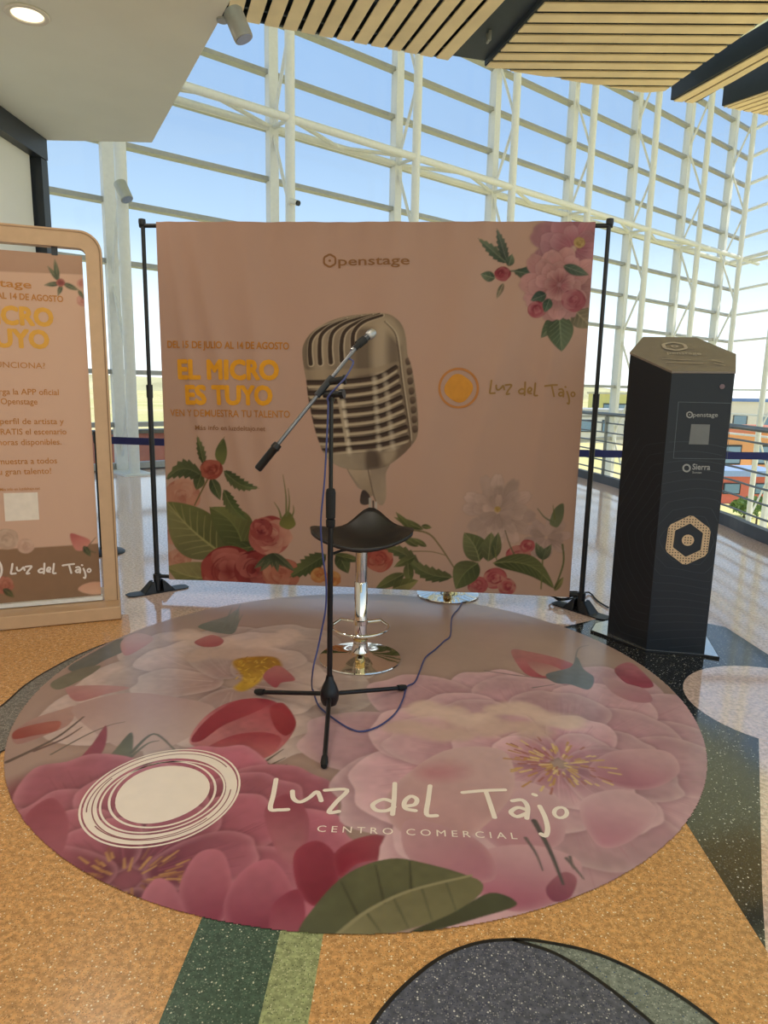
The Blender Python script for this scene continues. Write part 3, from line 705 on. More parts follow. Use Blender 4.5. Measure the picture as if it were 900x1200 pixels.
# ================================================================== FLOOR DISC
DC = np.array([-.085, 2.925]); DR = 1.435; DZ = .0036
def disc_uv(x, y): return tuple(on_z(x, y, DZ)[:2])
def disc_S(off):
    return lambda u, v: np.stack([u, v, np.full(np.shape(u), DZ+off)], -1)
cv = Canvas(DC[0]-DR-.01, DC[0]+DR+.01, DC[1]-DR-.01, DC[1]+DR+.01, .0042, (168, 140, 130), disc_uv)
k = cv.n3[..., None]*.6+cv.n2[..., None]*.4
cv.img = cv.img*(1-.5*k)+L3((188, 158, 148))*.5*k
def C(f, x, y): return None
# far half: pale sky picture with sprigs
cv.poly([(120, 790), (300, 742), (560, 735), (720, 760), (760, 800), (600, 830), (400, 840), (200, 830)], (176, 148, 138), (190, 162, 150), tex=.06, soft=.25, alpha=.7)
def cloud(px, c, seed, rad=10):
    R = random.Random(seed)
    for x, y in px:
        for i in range(5):
            r = rad*R.uniform(.6, 1.5); X, Y = x+R.uniform(-12, 12), y+R.uniform(-4, 4)
            cv.poly([(X+r*math.cos(a), Y+r*.45*math.sin(a)) for a in np.linspace(0, 2*PI, 8)[:-1]], c, soft=.035, alpha=.55, tex=.1)
# pale peony upper left
cl_ = np.array(disc_uv(275, 800))
cv.peony(cl_, .78, [(1.0, 9, .62), (.8, 8, .55), (.58, 7, .42)], (176, 142, 138), (200, 176, 170), (206, 186, 180), 11, a0=PI*.15, a1=PI*2.1)
cloud([(x, 752+6*math.sin(x*.05)) for x in range(215, 345, 16)], (222, 192, 180), 1)
cloud([(x, 768+4*math.sin(x*.04)) for x in range(230, 330, 18)], (204, 172, 160), 2)
cv.poly([(232, 735), (246, 728), (266, 722), (280, 714), (276, 740), (258, 742)], (112, 120, 112), (140, 140, 132), tex=.2)
for a, b in (((270, 735), (282, 708)), ((262, 735), (272, 712)), ((276, 736), (284, 720))): cv.stroke([a, b], .012, .004, (120, 128, 120))
cv.poly([(228, 752), (248, 744), (262, 750), (256, 757), (238, 758)], (176, 92, 100), (190, 120, 120), tex=.1)
# yellow stamens
cv.poly([(272, 776), (290, 770), (322, 770), (330, 782), (312, 788), (304, 800), (286, 810), (274, 806), (284, 794)], (196, 152, 52), (168, 120, 40), tex=.35, soft=.02)
R = random.Random(4)
for i in range(70): x, y = R.uniform(276, 326), R.uniform(772, 800); cv.stroke([(x, y), (x+R.uniform(-4, 4), y+R.uniform(-3, 3))], .008, .005, (214, 172, 70) if i % 2 else (160, 108, 36))
cv.poly([(308, 792), (326, 780), (346, 796), (330, 800), (322, 806)], (160, 70, 84), (180, 110, 112), tex=.1)
# left rim: grey green leaves and dusty petals
cv.poly([(80, 782), (110, 764), (142, 748), (150, 760), (122, 774), (96, 788)], (98, 104, 100), (112, 112, 108), tex=.2)
cv.poly([(60, 800), (90, 785), (118, 780), (104, 792), (70, 808)], (110, 108, 92), (122, 118, 104), tex=.25)
cv.poly([(142, 752), (160, 742), (180, 748), (162, 762), (146, 768)], (186, 128, 130), (196, 160, 156), tex=.1)
cv.poly([(80, 805), (118, 803), (152, 806), (122, 814), (92, 822), (80, 814)], (172, 112, 116), (188, 140, 138), tex=.12)
cv.poly([(16, 858), (40, 842), (70, 832), (88, 828), (82, 848), (52, 862), (20, 872)], (170, 122, 118), (184, 146, 138), tex=.12)
cv.poly([(18, 856), (44, 848), (70, 845), (66, 856), (40, 862), (16, 866)], (152, 62, 58), (176, 100, 90), tex=.15)
cv.poly([(84, 834), (100, 822), (150, 812), (200, 816), (250, 828), (240, 850), (206, 872), (176, 880), (140, 876), (108, 856)], (196, 168, 162), (184, 150, 146), tex=.06)
cv.stroke([(8, 893), (40, 878), (70, 862), (98, 840)], .020, .008, (98, 82, 76)); cv.stroke([(40, 880), (74, 866), (96, 852)], .016, .006, (110, 84, 80))
cv.stroke([(60, 884), (100, 862), (128, 850), (146, 846)], .010, .004, (116, 106, 96))
cv.poly([(60, 918), (86, 896), (108, 872), (124, 850), (124, 872), (112, 892), (92, 908), (70, 914)], (168, 84, 106), (140, 62, 80), tex=.15)
cv.poly([(108, 906), (130, 884), (154, 858), (154, 886), (142, 902), (124, 908)], (118, 122, 102), (96, 98, 84), tex=.2)
cv.stroke([(154, 882), (180, 860), (204, 878)], .016, .006, (96, 98, 86)); cv.stroke([(150, 890), (172, 872), (186, 868)], .014, .005, (104, 106, 92))
# red tulip and its sepals
cv.poly([(222, 870), (238, 842), (266, 824), (300, 818), (326, 824), (346, 844), (340, 864), (316, 886), (286, 888), (252, 880)], (164, 72, 84), (192, 122, 126), axis=((340, 830), (240, 880)), tex=.28)
cv.poly([(224, 866), (246, 840), (282, 820), (318, 822), (300, 834), (262, 850), (236, 868)], (138, 38, 54), (164, 62, 76), tex=.15)
cv.poly([(316, 830), (332, 824), (347, 846), (336, 862), (322, 852)], (140, 34, 50), (164, 60, 70), tex=.15)
cv.poly([(240, 880), (272, 862), (308, 858), (330, 866), (312, 888), (280, 890)], (186, 104, 108), (160, 60, 74), tex=.12)
cv.poly([(264, 908), (280, 888), (304, 890), (318, 898), (306, 916), (282, 922)], (82, 78, 68), (104, 98, 82), tex=.2)
for a, b in (((300, 905), (334, 888)), ((304, 912), (336, 896)), ((300, 900), (332, 878))): cv.stroke([a, b], .014, .004, (92, 84, 72))
# dark pink peony, bottom left
cb = np.array(disc_uv(150, 1030))
cv.poly([(0, 930), (60, 905), (200, 895), (330, 930), (400, 1000), (400, 1110), (200, 1130), (0, 1000)], (150, 72, 92), (132, 50, 72), tex=.15, soft=.1, alpha=.95)
cv.peony(cb, .66, [(1.15, 9, .62), (.92, 9, .56), (.72, 8, .46), (.52, 7, .36)], (112, 36, 58), (182, 104, 122), (214, 150, 162), 23)
R = random.Random(9)
for i in range(60):
    a = R.uniform(0, PI*2); r = R.uniform(.03, .13); p = cb+np.array([math.cos(a)*r*1.3, math.sin(a)*r*.8]); q = p+np.array([math.cos(a), math.sin(a)])*R.uniform(.02, .06)
    cv.line(np.array([p, q]), .008, .005, R.choice([(190, 138, 84), (168, 112, 66), (140, 82, 58)]))
for px, ci, co in (([(210, 1040), (232, 1000), (262, 1000), (272, 1050), (250, 1090), (222, 1080)], (140, 52, 76), (186, 108, 124)),
                   ([(262, 1060), (285, 1020), (320, 1008), (345, 1050), (330, 1095), (280, 1100)], (132, 46, 70), (184, 104, 122)),
                   ([(165, 1060), (182, 1030), (205, 1040), (222, 1090), (200, 1090)], (150, 66, 88), (180, 104, 120)),
                   ([(310, 950), (340, 930), (362, 960), (352, 1010), (326, 1000)], (176, 110, 120), (150, 70, 88)),
                   ([(345, 1000), (370, 985), (392, 1000), (395, 1035), (370, 1062), (348, 1040)], (124, 32, 54), (150, 56, 76)),
                   ([(320, 1060), (350, 1042), (358, 1075), (346, 1100), (318, 1098)], (160, 80, 98), (140, 50, 72)),
                   ([(392, 1000), (420, 982), (455, 978), (474, 990), (462, 1004), (420, 1012), (398, 1028)], (136, 30, 56), (158, 70, 84)),
                   ([(28, 960), (60, 935), (80, 960), (72, 1000), (44, 1000)], (162, 88, 104), (150, 70, 88))):
    cv.poly(px, ci, co, tex=.14, edge=tuple(min(255, v+16) for v in co), ew=.02)
# pale pink peony on the right
cr_ = np.array(disc_uv(655, 895))
cv.peony(cr_, .78, [(1.2, 11, .62), (.98, 10, .58), (.78, 9, .50), (.55, 8, .36), (.36, 7, .26)], (178, 116, 134), (206, 164, 172), (226, 194, 196), 31)
for px, ci, co in (([(690, 900), (720, 880), (780, 880), (796, 905), (760, 925), (712, 918)], (182, 122, 138), (208, 166, 172)),
                   ([(560, 935), (600, 915), (650, 930), (660, 985), (600, 1000), (560, 970)], (188, 134, 146), (208, 168, 174)),
                   ([(560, 1000), (620, 990), (680, 1010), (660, 1052), (600, 1068), (555, 1040)], (172, 98, 122), (204, 158, 166)),
                   ([(455, 930), (520, 880), (590, 880), (600, 930), (540, 985), (470, 975)], (196, 150, 152), (208, 172, 172)),
                   ([(480, 960), (560, 985), (580, 1030), (520, 1030), (475, 1000)], (178, 118, 134), (196, 150, 156)),
                   ([(680, 940), (730, 925), (770, 950), (740, 985), (700, 990)], (190, 130, 146), (212, 172, 178))):
    cv.poly(px, ci, co, tex=.08, edge=tuple(min(255, v+8) for v in co), ew=.03)
cv.poly([(640, 1040), (660, 1022), (676, 1030), (668, 1052), (648, 1056)], (136, 66, 92), (160, 96, 112), tex=.15)
R = random.Random(12)
for i in range(110):
    a = R.uniform(0, PI*2); r = R.uniform(.02, .16)*1.1; p = cr_+np.array([math.cos(a)*r, math.sin(a)*r]); q = p+np.array([math.cos(a), math.sin(a)])*R.uniform(.01, .05)
    cv.line(np.array([p, q]), .007, .009, R.choice([(206, 166, 100), (190, 142, 84), (222, 190, 130), (168, 104, 92)]))
cloud([(x, 838+8*math.sin(x*.06)) for x in range(490, 680, 16)], (222, 190, 178), 5, 12)
cloud([(x, 856+5*math.sin(x*.05)) for x in range(470, 640, 20)], (208, 174, 164), 6, 12)
cv.poly([(490, 900), (520, 892), (548, 900), (530, 912), (500, 912)], (178, 100, 116), (196, 140, 146), soft=.08, tex=.1, alpha=.7)
# rosebud sprig and the red petals near the far right rim
cv.poly([(599, 762), (622, 764), (656, 772), (676, 782), (660, 792), (632, 795), (612, 786)], (176, 84, 98), (190, 128, 128), tex=.15)
cv.poly([(618, 776), (640, 778), (658, 786), (636, 792)], (190, 150, 140), (180, 120, 120), tex=.1)
cv.poly([(640, 790), (668, 782), (676, 770), (684, 784), (696, 794), (690, 808), (668, 802), (650, 800)], (104, 112, 120), (124, 124, 124), tex=.25)
cv.stroke([(568, 786), (610, 792), (650, 796)], .008, .006, (120, 112, 108)); cv.stroke([(624, 806), (650, 802)], .008, .004, (112, 112, 112)); cv.stroke([(674, 774), (678, 760), (690, 756)], .008, .004, (130, 122, 120))
cv.poly([(720, 784), (738, 776), (756, 790), (766, 804), (748, 806), (730, 798)], (156, 74, 92), (180, 116, 126), tex=.3)
cv.poly([(706, 794), (730, 800), (756, 808), (764, 822), (740, 822), (716, 810)], (186, 130, 142), (200, 160, 164), tex=.1)
# dark sketch lines, bottom right
cv.stroke([(626, 962), (644, 996), (660, 1036)], .020, .008, (84, 78, 78)); cv.stroke([(616, 982), (628, 1000), (636, 1020)], .012, .004, (104, 92, 92)); cv.stroke([(664, 1006), (676, 1020), (684, 1030)], .012, .005, (104, 92, 92)); cv.stroke([(668, 1004), (672, 1018)], .010, .004, (104, 92, 92))
# big leaf at the front edge
cv.poly([(352, 1100), (372, 1058), (410, 1022), (458, 1006), (500, 1012), (548, 1026), (566, 1040), (540, 1066), (500, 1082), (440, 1096)], (84, 86, 62), (98, 98, 70), tex=.25)
cv.poly([(395, 1098), (430, 1068), (480, 1044), (548, 1028), (566, 1042), (540, 1066), (496, 1084), (440, 1097)], (128, 122, 90), (112, 108, 78), tex=.2)
cv.poly([(480, 1092), (530, 1070), (575, 1046), (606, 1060), (560, 1076), (510, 1090)], (62, 66, 48), (74, 78, 58), tex=.2)
for a, b in (((430, 1070), (446, 1092)), ((462, 1054), (478, 1086)), ((494, 1040), (506, 1078)), ((522, 1032), (534, 1066))): cv.stroke([a, b], .008, .004, (92, 90, 66))
for a, b in (((420, 1074), (400, 1034)), ((450, 1058), (440, 1014)), ((482, 1044), (480, 1010))): cv.stroke([a, b], .008, .004, (62, 64, 46))
cv.stroke([(392, 1098), (430, 1068), (480, 1044), (552, 1026)], .012, .008, (150, 142, 108))
disc_m = printed('printed_vinyl', .28, .6)
sticker = cv.mesh('floor_sticker', disc_S(0), disc_m, .86, mask=lambda u, v: np.hypot(u-DC[0], v-DC[1]) <= DR)
tag(sticker, 'large round floral vinyl sticker on the terrazzo floor with white lettering', 'floor sticker')
del cv
print_white = mat('print_white', (240, 226, 214), .35, var=.02)
T = lambda x, y: (300+x/2.25, 880+y/2.25)
put_word('letter', print_white, sticker, disc_uv, disc_S(.0006), T, .0165, up)
mb = MB(); put_text(mb, 'C E N T R O   C O M E R C I A L', disc_uv, disc_S(.0006), T(160, 213), T(690, 233), 7.2); obj('lettering', mb, print_white, sticker)
mb = MB()
def ell(cx, cy, a, b, rot, n=56, jit=0, seed=0, t0=0., t1=2*PI):
    R = random.Random(seed); ph = [R.uniform(0, 6.28) for _ in range(3)]; r = math.radians(rot); out = []
    for t in np.linspace(t0, t1, n):
        j = 1+jit*(math.sin(2*t+ph[0])+.6*math.sin(3*t+ph[1])); x, y = a*j*math.cos(t), b*j*math.sin(t)
        out.append((80+(cx+x*math.cos(r)-y*math.sin(r))/4.09, 870+(cy+x*math.sin(r)+y*math.cos(r))/4.09))
    return np.array([disc_uv(*p) for p in out])
S_ = disc_S(.0006)
o1 = ell(440, 268, 378, 208, -16, 64, .008, 1); o2 = ell(446, 262, 318, 172, -15, 64, .014, 2)
V = np.concatenate([o1[:-1], o2[:-1]]); n = 63; mb.add(S_(V[:, 0], V[:, 1]), [(i, (i+1) % n, n+(i+1) % n, n+i) for i in range(n)])
for q in ((438, 270, 392, 218, -16, .006, 3), (448, 262, 300, 162, -14, .016, 4)):
    ribbon(mb, ell(q[0], q[1], q[2], q[3], q[4], 64, q[5], q[6])[:-1], .007, S_, closed=True)
inn = ell(448, 250, 226, 134, -13, 40, .03, 7)[:-1]; mb.add(S_(inn[:, 0], inn[:, 1]), [tuple(range(len(inn)))])
ribbon(mb, ell(450, 252, 254, 154, -13, 60, .02, 8)[:-1], .008, S_, closed=True)
obj('sun_logo', mb, print_white, sticker)
mb = MB(); S2 = disc_S(.0011)
for i, (a, b, t0, t1) in enumerate([(352, 190, .3, 2.9), (358, 194, 3.3, 6.0), (340, 184, 1.0, 4.1)]): ribbon(mb, ell(442, 266, a, b, -16, 40, .012, 20+i, t0, t1), .004, S2)
obj('logo_scratch', mb, mat('logo_scratch_mauve', (150, 96, 102), .4), sticker)

# ================================================================== BACKDROP BANNER AND STAND
BL = on_z(185, 693); BR = on_z(680, 716); be = (BR-BL)/np.linalg.norm(BR-BL); bn = np.array([be[1], -be[0], 0])
BW = float(np.linalg.norm(BR-BL)); BO = .035
def cloth_uv(x, y):
    P = on_plane(x, y, BL+bn*BO, bn); return (float((P-BL)@be), float(P[2]))
U0, U1, V0, V1 = .098, 2.652, .098, 2.292
def cloth_off(u, v):
    u = np.asarray(u, float); v = np.asarray(v, float); tv = (V1-v)/(V1-V0)
    o = .010*np.sin(u*7.2+1.3*tv)*tv*(1-.3*tv)+.005*np.sin(u*14+v*3.0)*(.35+.65*(1-tv))
    for cu, cw, a, sl in ((.30, .06, .026, .35), (.62, .07, .020, .18), (.17, .04, .016, .22), (1.55, .10, .014, -.25), (2.05, .11, .024, -.42), (2.35, .08, .020, -.40), (2.52, .05, .012, -.15)):
        d = u-(cu+sl*(V1-v)*.6); o = o+a*np.exp(-(d/cw)**2)*np.exp(-((tv-.35)/.55)**2)
    o = o+.004*np.sin(u*38)*np.exp(-tv*16)
    return o
def cloth_S(off):
    def S(u, v):
        u = np.asarray(u, float); v = np.asarray(v, float); o = BO+off+cloth_off(u, v)
        return BL+u[..., None]*be+o[..., None]*bn+np.stack([0*u, 0*u, v], -1)
    return S
cv = Canvas(U0, U1, V0, V1, .0046, (198, 160, 142), cloth_uv)
k = cv.n3[..., None]; cv.img = cv.img*(1-.25*k)+L3((204, 162, 138))*.25*k
vv = (np.arange(cv.h)/cv.h)[:, None, None]; cv.img = cv.img*(1-.35*(1-vv))+L3((206, 164, 132))*.35*(1-vv)
# --- the big printed microphone: px from its close-up (scale 4.09)
mp_ = lambda x, y: (280+x/4.09, 360+y/4.09)
body = [(303, 205), (328, 145), (382, 95), (470, 53), (570, 34), (680, 28), (738, 42), (782, 85), (800, 140), (810, 230), (832, 300), (852, 440), (861, 560), (854, 622), (828, 662), (780, 712), (720, 756), (660, 776), (560, 780), (485, 766), (432, 732), (402, 692), (385, 650), (368, 600), (348, 520), (330, 425), (322, 350), (311, 290)]
def mpoly(pts, c0, c1=None, **k):
    if 'axis' in k: k['axis'] = [mp_(*p) for p in k['axis']]
    cv.poly([mp_(*p) for p in pts], c0, c1, **k)
def mstroke(pts, w0, w1, c, **k): cv.stroke([mp_(*p) for p in pts], w0*.00127, w1*.00127, c, **k)
# neck and mount
mpoly([(520, 740), (712, 740), (704, 800), (706, 900), (696, 940), (678, 950), (655, 930), (640, 905), (600, 880), (560, 850)], (176, 152, 126), (150, 128, 108), tex=.1)
mpoly([(520, 760), (620, 765), (632, 850), (640, 905), (600, 885), (575, 850)], (160, 136, 110), (186, 160, 132), tex=.08)
mstroke([(618, 772), (640, 880), (655, 930)], 5, 4, (104, 84, 70))
mpoly([(588, 884), (606, 878), (628, 905), (632, 938), (600, 948), (580, 932)], (84, 70, 62), (70, 58, 52), tex=.1)
mstroke([(628, 918), (630, 968)], 12, 12, (190, 178, 160)); mstroke([(656, 938), (657, 968)], 10, 10, (200, 188, 172)); mstroke([(643, 930), (644, 965)], 8, 8, (80, 68, 60))
# body
bg0 = cv.img.copy(); bal = cv.alpha([mp_(*p) for p in body], cv.res*1.3)
mpoly(body, (150, 130, 108), (128, 108, 90), axis=((560, 40), (560, 780)), tex=.04)
for x, wd, c, al in ((330, 60, (96, 80, 66), .55), (372, 60, (196, 172, 142), .5), (590, 90, (88, 74, 62), .55), (665, 70, (200, 178, 150), .6), (730, 60, (104, 88, 74), .6), (785, 40, (170, 148, 122), .4)):
    mpoly([(x-wd/2+20, 110), (x+wd/2+10, 90), (x+wd/2+22, 300), (x+wd/2+70 if x > 500 else x+wd/2+60, 690), (x-wd/2+70 if x > 500 else x-wd/2+60, 690), (x-wd/2+10, 300)], c, soft=.05, alpha=al)
mpoly([(560, 90), (640, 45), (720, 50), (770, 100), (775, 180), (700, 110), (620, 100)], (186, 164, 136), soft=.03, alpha=.7)
# top slots
for st in ([(346, 270), (342, 205), (352, 150), (400, 104), (515, 56)], [(392, 268), (389, 190), (402, 128), (468, 80), (585, 44)], [(443, 264), (439, 185), (455, 118), (524, 70), (640, 38)], [(496, 258), (493, 180), (510, 116), (570, 72), (676, 34)], [(548, 190), (552, 120), (600, 70), (690, 40)]):
    mstroke(st, 32, 17, (204, 182, 154)); mstroke([(x-2, y) for x, y in st], 23, 12, (70, 54, 44))
mpoly([(312, 290), (330, 300), (420, 300), (520, 296), (640, 290), (760, 262), (760, 284), (640, 318), (520, 336), (420, 346), (328, 348), (318, 330)], (176, 152, 122), (158, 136, 110), axis=((320, 320), (760, 270)), soft=.012, alpha=.55)
# ribs
ly = [362, 412, 456, 502, 548, 592, 636, 690]; my_ = [352, 400, 444, 494, 540, 586, 632, 672]; ry = [288, 332, 380, 432, 478, 526, 574, 624]
for i in range(8):
    xl, xr = 328+8*i+(4 if i > 5 else 0), 752+8*i
    st = [(xl, ly[i]), (420+4*i, (ly[i]+my_[i])/2+3), (560, my_[i]), (670, (my_[i]+ry[i])/2+14), (xr, ry[i])]
    mstroke([(x, y+17) for x, y in st], 19, 18, (172, 150, 122)); mstroke([(x, y+21) for x, y in st], 7, 7, (208, 188, 158), alpha=.7)
    mstroke(st, 25, 22, (78, 60, 50)); mstroke([(x, y-6) for x, y in st], 8, 8, (52, 40, 34), alpha=.8)
    mstroke([(xl-2, ly[i]+24), (xl+4, ly[i]+40)], 12, 8, (90, 72, 60))
    for x, a in ((486+6*i, .9), (650+3*i, .55), (700+5*i, .45)):
        y = np.interp(x, [420, 560, 670, xr], [(ly[i]+my_[i])/2, my_[i], (my_[i]+ry[i])/2+14, ry[i]]); mstroke([(x, y+8), (x+3, y+30)], 22, 18, (226, 206, 178), soft=.02, alpha=a)
for i in range(5, 8): pass
mstroke([(470, 400), (486, 480), (500, 560), (516, 640)], 14, 14, (186, 164, 136), alpha=.75)
# side seam and the small scallops on the right edge
mstroke([(700, 70), (745, 120), (762, 190), (778, 330), (800, 480), (818, 600), (822, 664)], 5, 5, (92, 74, 62)); mstroke([(706, 70), (753, 120), (770, 190), (786, 330), (808, 480), (826, 600), (829, 660)], 4, 4, (206, 186, 158))
for i, (x, y) in enumerate([(812, 262), (818, 310), (822, 356), (828, 404), (834, 448), (838, 494), (842, 540), (845, 586)]):
    mpoly([(x-14, y-14), (x+6, y-20), (x+14, y-4), (x+8, y+12), (x-10, y+14)], (86, 68, 56), (120, 98, 80), tex=.1)
mpoly([(400, 690), (440, 700), (560, 700), (640, 690), (740, 690), (820, 640), (828, 662), (760, 726), (660, 776), (560, 780), (485, 766), (432, 732)], (176, 156, 130), (120, 98, 80), axis=((440, 720), (800, 690)), soft=.012, alpha=.85, tex=.1)
mpoly([(612, 690), (660, 692), (676, 760), (640, 776), (610, 772)], (84, 66, 54), soft=.03, alpha=.8); mpoly([(690, 700), (750, 690), (730, 745), (700, 750)], (196, 172, 142), soft=.03, alpha=.6)
cv.img = bg0*(1-bal)+cv.img*bal
# --- flowers, top right
pk = ((132, 72, 82), (164, 106, 110), (186, 134, 132)); G1, G2 = (92, 104, 84), (110, 118, 94)
cv.leaf((594, 308), (560, 280), 14, G1, G2, serr=7, veins=4); cv.leaf((594, 306), (582, 268), 13, (84, 94, 82), (98, 106, 90), serr=7, veins=4)
cv.leaf((580, 326), (563, 322), 12, G2, G1, veins=3); cv.leaf((590, 332), (582, 350), 7, (150, 132, 108), (130, 122, 98), veins=2); cv.leaf((596, 312), (600, 298), 11, G1, G2, veins=3)
cv.stroke([(598, 318), (610, 316), (620, 312)], .010, .006, (104, 106, 88))
cv.leaf((602, 318), (640, 340), 16, (88, 102, 84), (106, 116, 92), bend=.12, serr=6); cv.rose((589, 321), 9.5, ((120, 40, 50), (152, 66, 74), (176, 98, 100)), 2)
cv.leaf((656, 368), (634, 396), 17, (104, 112, 86), (88, 100, 76), veins=6); cv.leaf((655, 368), (658, 412), 32, (112, 120, 92), (94, 106, 80), veins=7); cv.leaf((672, 362), (694, 384), 26, (150, 134, 108), (138, 126, 100), veins=5)
cv.peony(cloth_uv(672, 292), .26, [(1.0, 9, .55), (.8, 8, .45), (.55, 7, .34)], (158, 92, 104), (182, 128, 134), (190, 142, 142), 5)
cv.rose((679, 284), 7, ((150, 120, 70), (178, 146, 96), (196, 160, 110)), 6)
cv.peony(cloth_uv(655, 334), .22, [(1.0, 10, .48), (.82, 9, .42), (.62, 8, .34), (.42, 7, .26)], (160, 90, 96), (192, 140, 136), (198, 152, 146), 8)
cv.rose((672, 352), 15, ((140, 66, 76), (166, 92, 98), (182, 120, 120)), 10); cv.leaf((660, 312), (690, 322), 12, (96, 108, 92), (88, 98, 84), veins=4)
cv.leaf((640, 345), (622, 352), 14, (84, 98, 82), (70, 86, 74), veins=3); cv.rose((629, 363), 11, ((130, 50, 62), (166, 84, 92), (186, 118, 118)), 12); cv.leaf((644, 350), (638, 366), 12, (92, 108, 88), (76, 92, 76), veins=3)
# --- flowers, bottom left
LG, MG, DG = (150, 138, 84), (112, 110, 62), (84, 88, 50)
for px, r, sd in (((214, 580), 22, 21), ((206, 628), 12, 22), ((210, 655), 14, 23)): cv.rose(px, r, ((176, 110, 88), (196, 136, 110), (204, 150, 124)), sd)
cv.leaf((262, 650), (196, 588), 62, (138, 130, 82), (116, 114, 66), bend=.05, veins=8); cv.leaf((286, 648), (246, 594), 46, (96, 98, 54), (118, 116, 66), bend=-.15, veins=7)
cv.leaf((262, 676), (196, 664), 38, (134, 126, 76), (152, 138, 88), bend=.1, veins=6); cv.leaf((300, 640), (264, 646), 16, (100, 102, 58), (86, 90, 50), veins=4)
cv.leaf((240, 560), (194, 562), 24, (82, 88, 56), (100, 104, 66), bend=-.25, serr=7); cv.leaf((236, 556), (230, 574), 14, (96, 100, 62), (82, 88, 54), veins=3)
cv.stroke([(246, 558), (236, 576), (228, 592)], .012, .008, (116, 100, 60)); cv.leaf((240, 544), (232, 510), 12, (92, 98, 58), (110, 112, 70), serr=6, veins=4)
cv.leaf((262, 552), (304, 572), 18, (88, 96, 58), (106, 110, 68), bend=-.12, serr=8); cv.leaf((248, 560), (258, 586), 13, (92, 98, 60), (78, 86, 52), veins=3); cv.leaf((262, 574), (290, 610), 18, (92, 100, 56), (110, 112, 66), bend=-.1, serr=8)
cv.poly([(252, 534), (254, 524), (262, 514), (266, 530), (262, 544), (256, 542)], (112, 112, 62), (88, 92, 52), tex=.15); cv.stroke([(258, 520), (263, 512)], .007, .003, MG)
cv.rose((248, 550), 13, ((118, 46, 34), (152, 70, 54), (174, 96, 76)), 24)
cv.rose((268, 670), 34, ((132, 46, 42), (162, 72, 62), (184, 104, 90)), 25); cv.rose((300, 668), 26, ((110, 34, 34), (148, 58, 52), (176, 96, 84)), 26); cv.rose((330, 672), 22, ((160, 84, 66), (184, 112, 88), (198, 132, 104)), 27)
cv.rose((316, 628), 26, ((150, 62, 58), (182, 104, 90), (206, 146, 122)), 28); cv.rose((306, 620), 14, ((120, 40, 42), (160, 74, 66), (182, 100, 88)), 29)
for a in range(8): x = 298+a*7; cv.leaf((322, 648), (x, 666+4*math.sin(a*2)), 8, (104, 104, 74), (84, 88, 60), veins=2)
cv.poly([(328, 614), (334, 602), (340, 600), (346, 610), (346, 616), (338, 620)], (128, 120, 62), (106, 102, 50), tex=.12)
for a, b in (((336, 604), (332, 556)), ((338, 602), (338, 572)), ((330, 606), (322, 588)), ((342, 606), (344, 592))): cv.stroke([a, ((a[0]+b[0])/2+1.5, (a[1]+b[1])/2), b], .014, .003, (116, 112, 66))
cv.leaf((382, 650), (340, 676), 24, (82, 88, 50), (104, 106, 62), serr=8, veins=7); cv.leaf((396, 648), (408, 672), 18, (96, 100, 60), (80, 86, 50), veins=4); cv.leaf((392, 650), (425, 658), 10, MG, DG, veins=3)
for px, sd in (((374, 674), 31), ((390, 678), 32)): cv.rose(px, 10, ((168, 92, 50), (196, 124, 72), (206, 150, 90)), sd)
# --- flowers, bottom centre and right
cv.rose((444, 655), 17, ((140, 52, 44), (176, 86, 70), (192, 116, 92)), 33)
cv.stroke([(470, 620), (500, 624), (516, 640), (534, 668)], .012, .008, (120, 106, 66)); cv.stroke([(478, 646), (505, 646), (522, 650)], .007, .005, (128, 114, 76))
cv.leaf((492, 664), (446, 640), 18, (96, 98, 60), (116, 112, 70), bend=-.1, serr=7); cv.leaf((530, 676), (474, 652), 20, (98, 102, 62), (118, 116, 72), bend=.12, serr=8)
for a, b, q in (((496, 620), (462, 606), 9), ((484, 622), (464, 600), 8), ((490, 640), (468, 626), 9), ((486, 652), (462, 664), 10), ((474, 672), (440, 690), 14), ((478, 660), (480, 684), 12), ((494, 616), (506, 618), 6), ((500, 640), (482, 630), 7)): cv.leaf(a, b, q, (100, 102, 58), (120, 118, 70), veins=3)
cv.leaf((460, 690), (490, 680), 16, MG, LG, veins=3)
cv.peony(cloth_uv(583, 600), .22, [(1.0, 12, .34), (.75, 11, .28), (.5, 9, .2)], (184, 150, 132), (194, 160, 142), (200, 168, 150), 41); cv.rose((583, 597), 4, ((170, 134, 70), (186, 150, 90), (196, 160, 110)), 42)
cv.peony(cloth_uv(640, 630), .14, [(1.0, 9, .4), (.7, 8, .3)], (182, 148, 132), (192, 158, 142), (198, 166, 148), 43)
for px, r, sd in (((608, 652), 15, 44), ((618, 640), 9, 45), ((580, 678), 14, 46), ((594, 688), 11, 47), ((560, 686), 12, 48)): cv.rose(px, r, ((150, 56, 62), (180, 92, 88), (196, 130, 112)), sd)
cv.leaf((562, 658), (544, 624), 28, (122, 120, 78), (104, 106, 66), bend=-.08, veins=6); cv.leaf((572, 658), (576, 624), 20, (112, 112, 72), (126, 122, 80), veins=4); cv.leaf((580, 654), (584, 624), 12, (96, 100, 66), (116, 114, 74), veins=3)
cv.stroke([(582, 656), (579, 640)], .008, .006, MG); cv.stroke([(606, 656), (598, 640), (592, 622)], .010, .006, (110, 100, 70))
cv.leaf((560, 660), (534, 690), 30, (98, 102, 60), (118, 116, 72), bend=-.1, veins=5); cv.leaf((578, 660), (650, 690), 24, (112, 112, 66), (94, 98, 56), bend=.18, veins=9)
cv.stroke([(659, 638), (660, 660), (650, 690)], .012, .010, (104, 106, 66)); cv.leaf((650, 692), (660, 676), 7, MG, LG, veins=2)
cv.stroke([(636, 655), (634, 690)], .010, .008, MG)
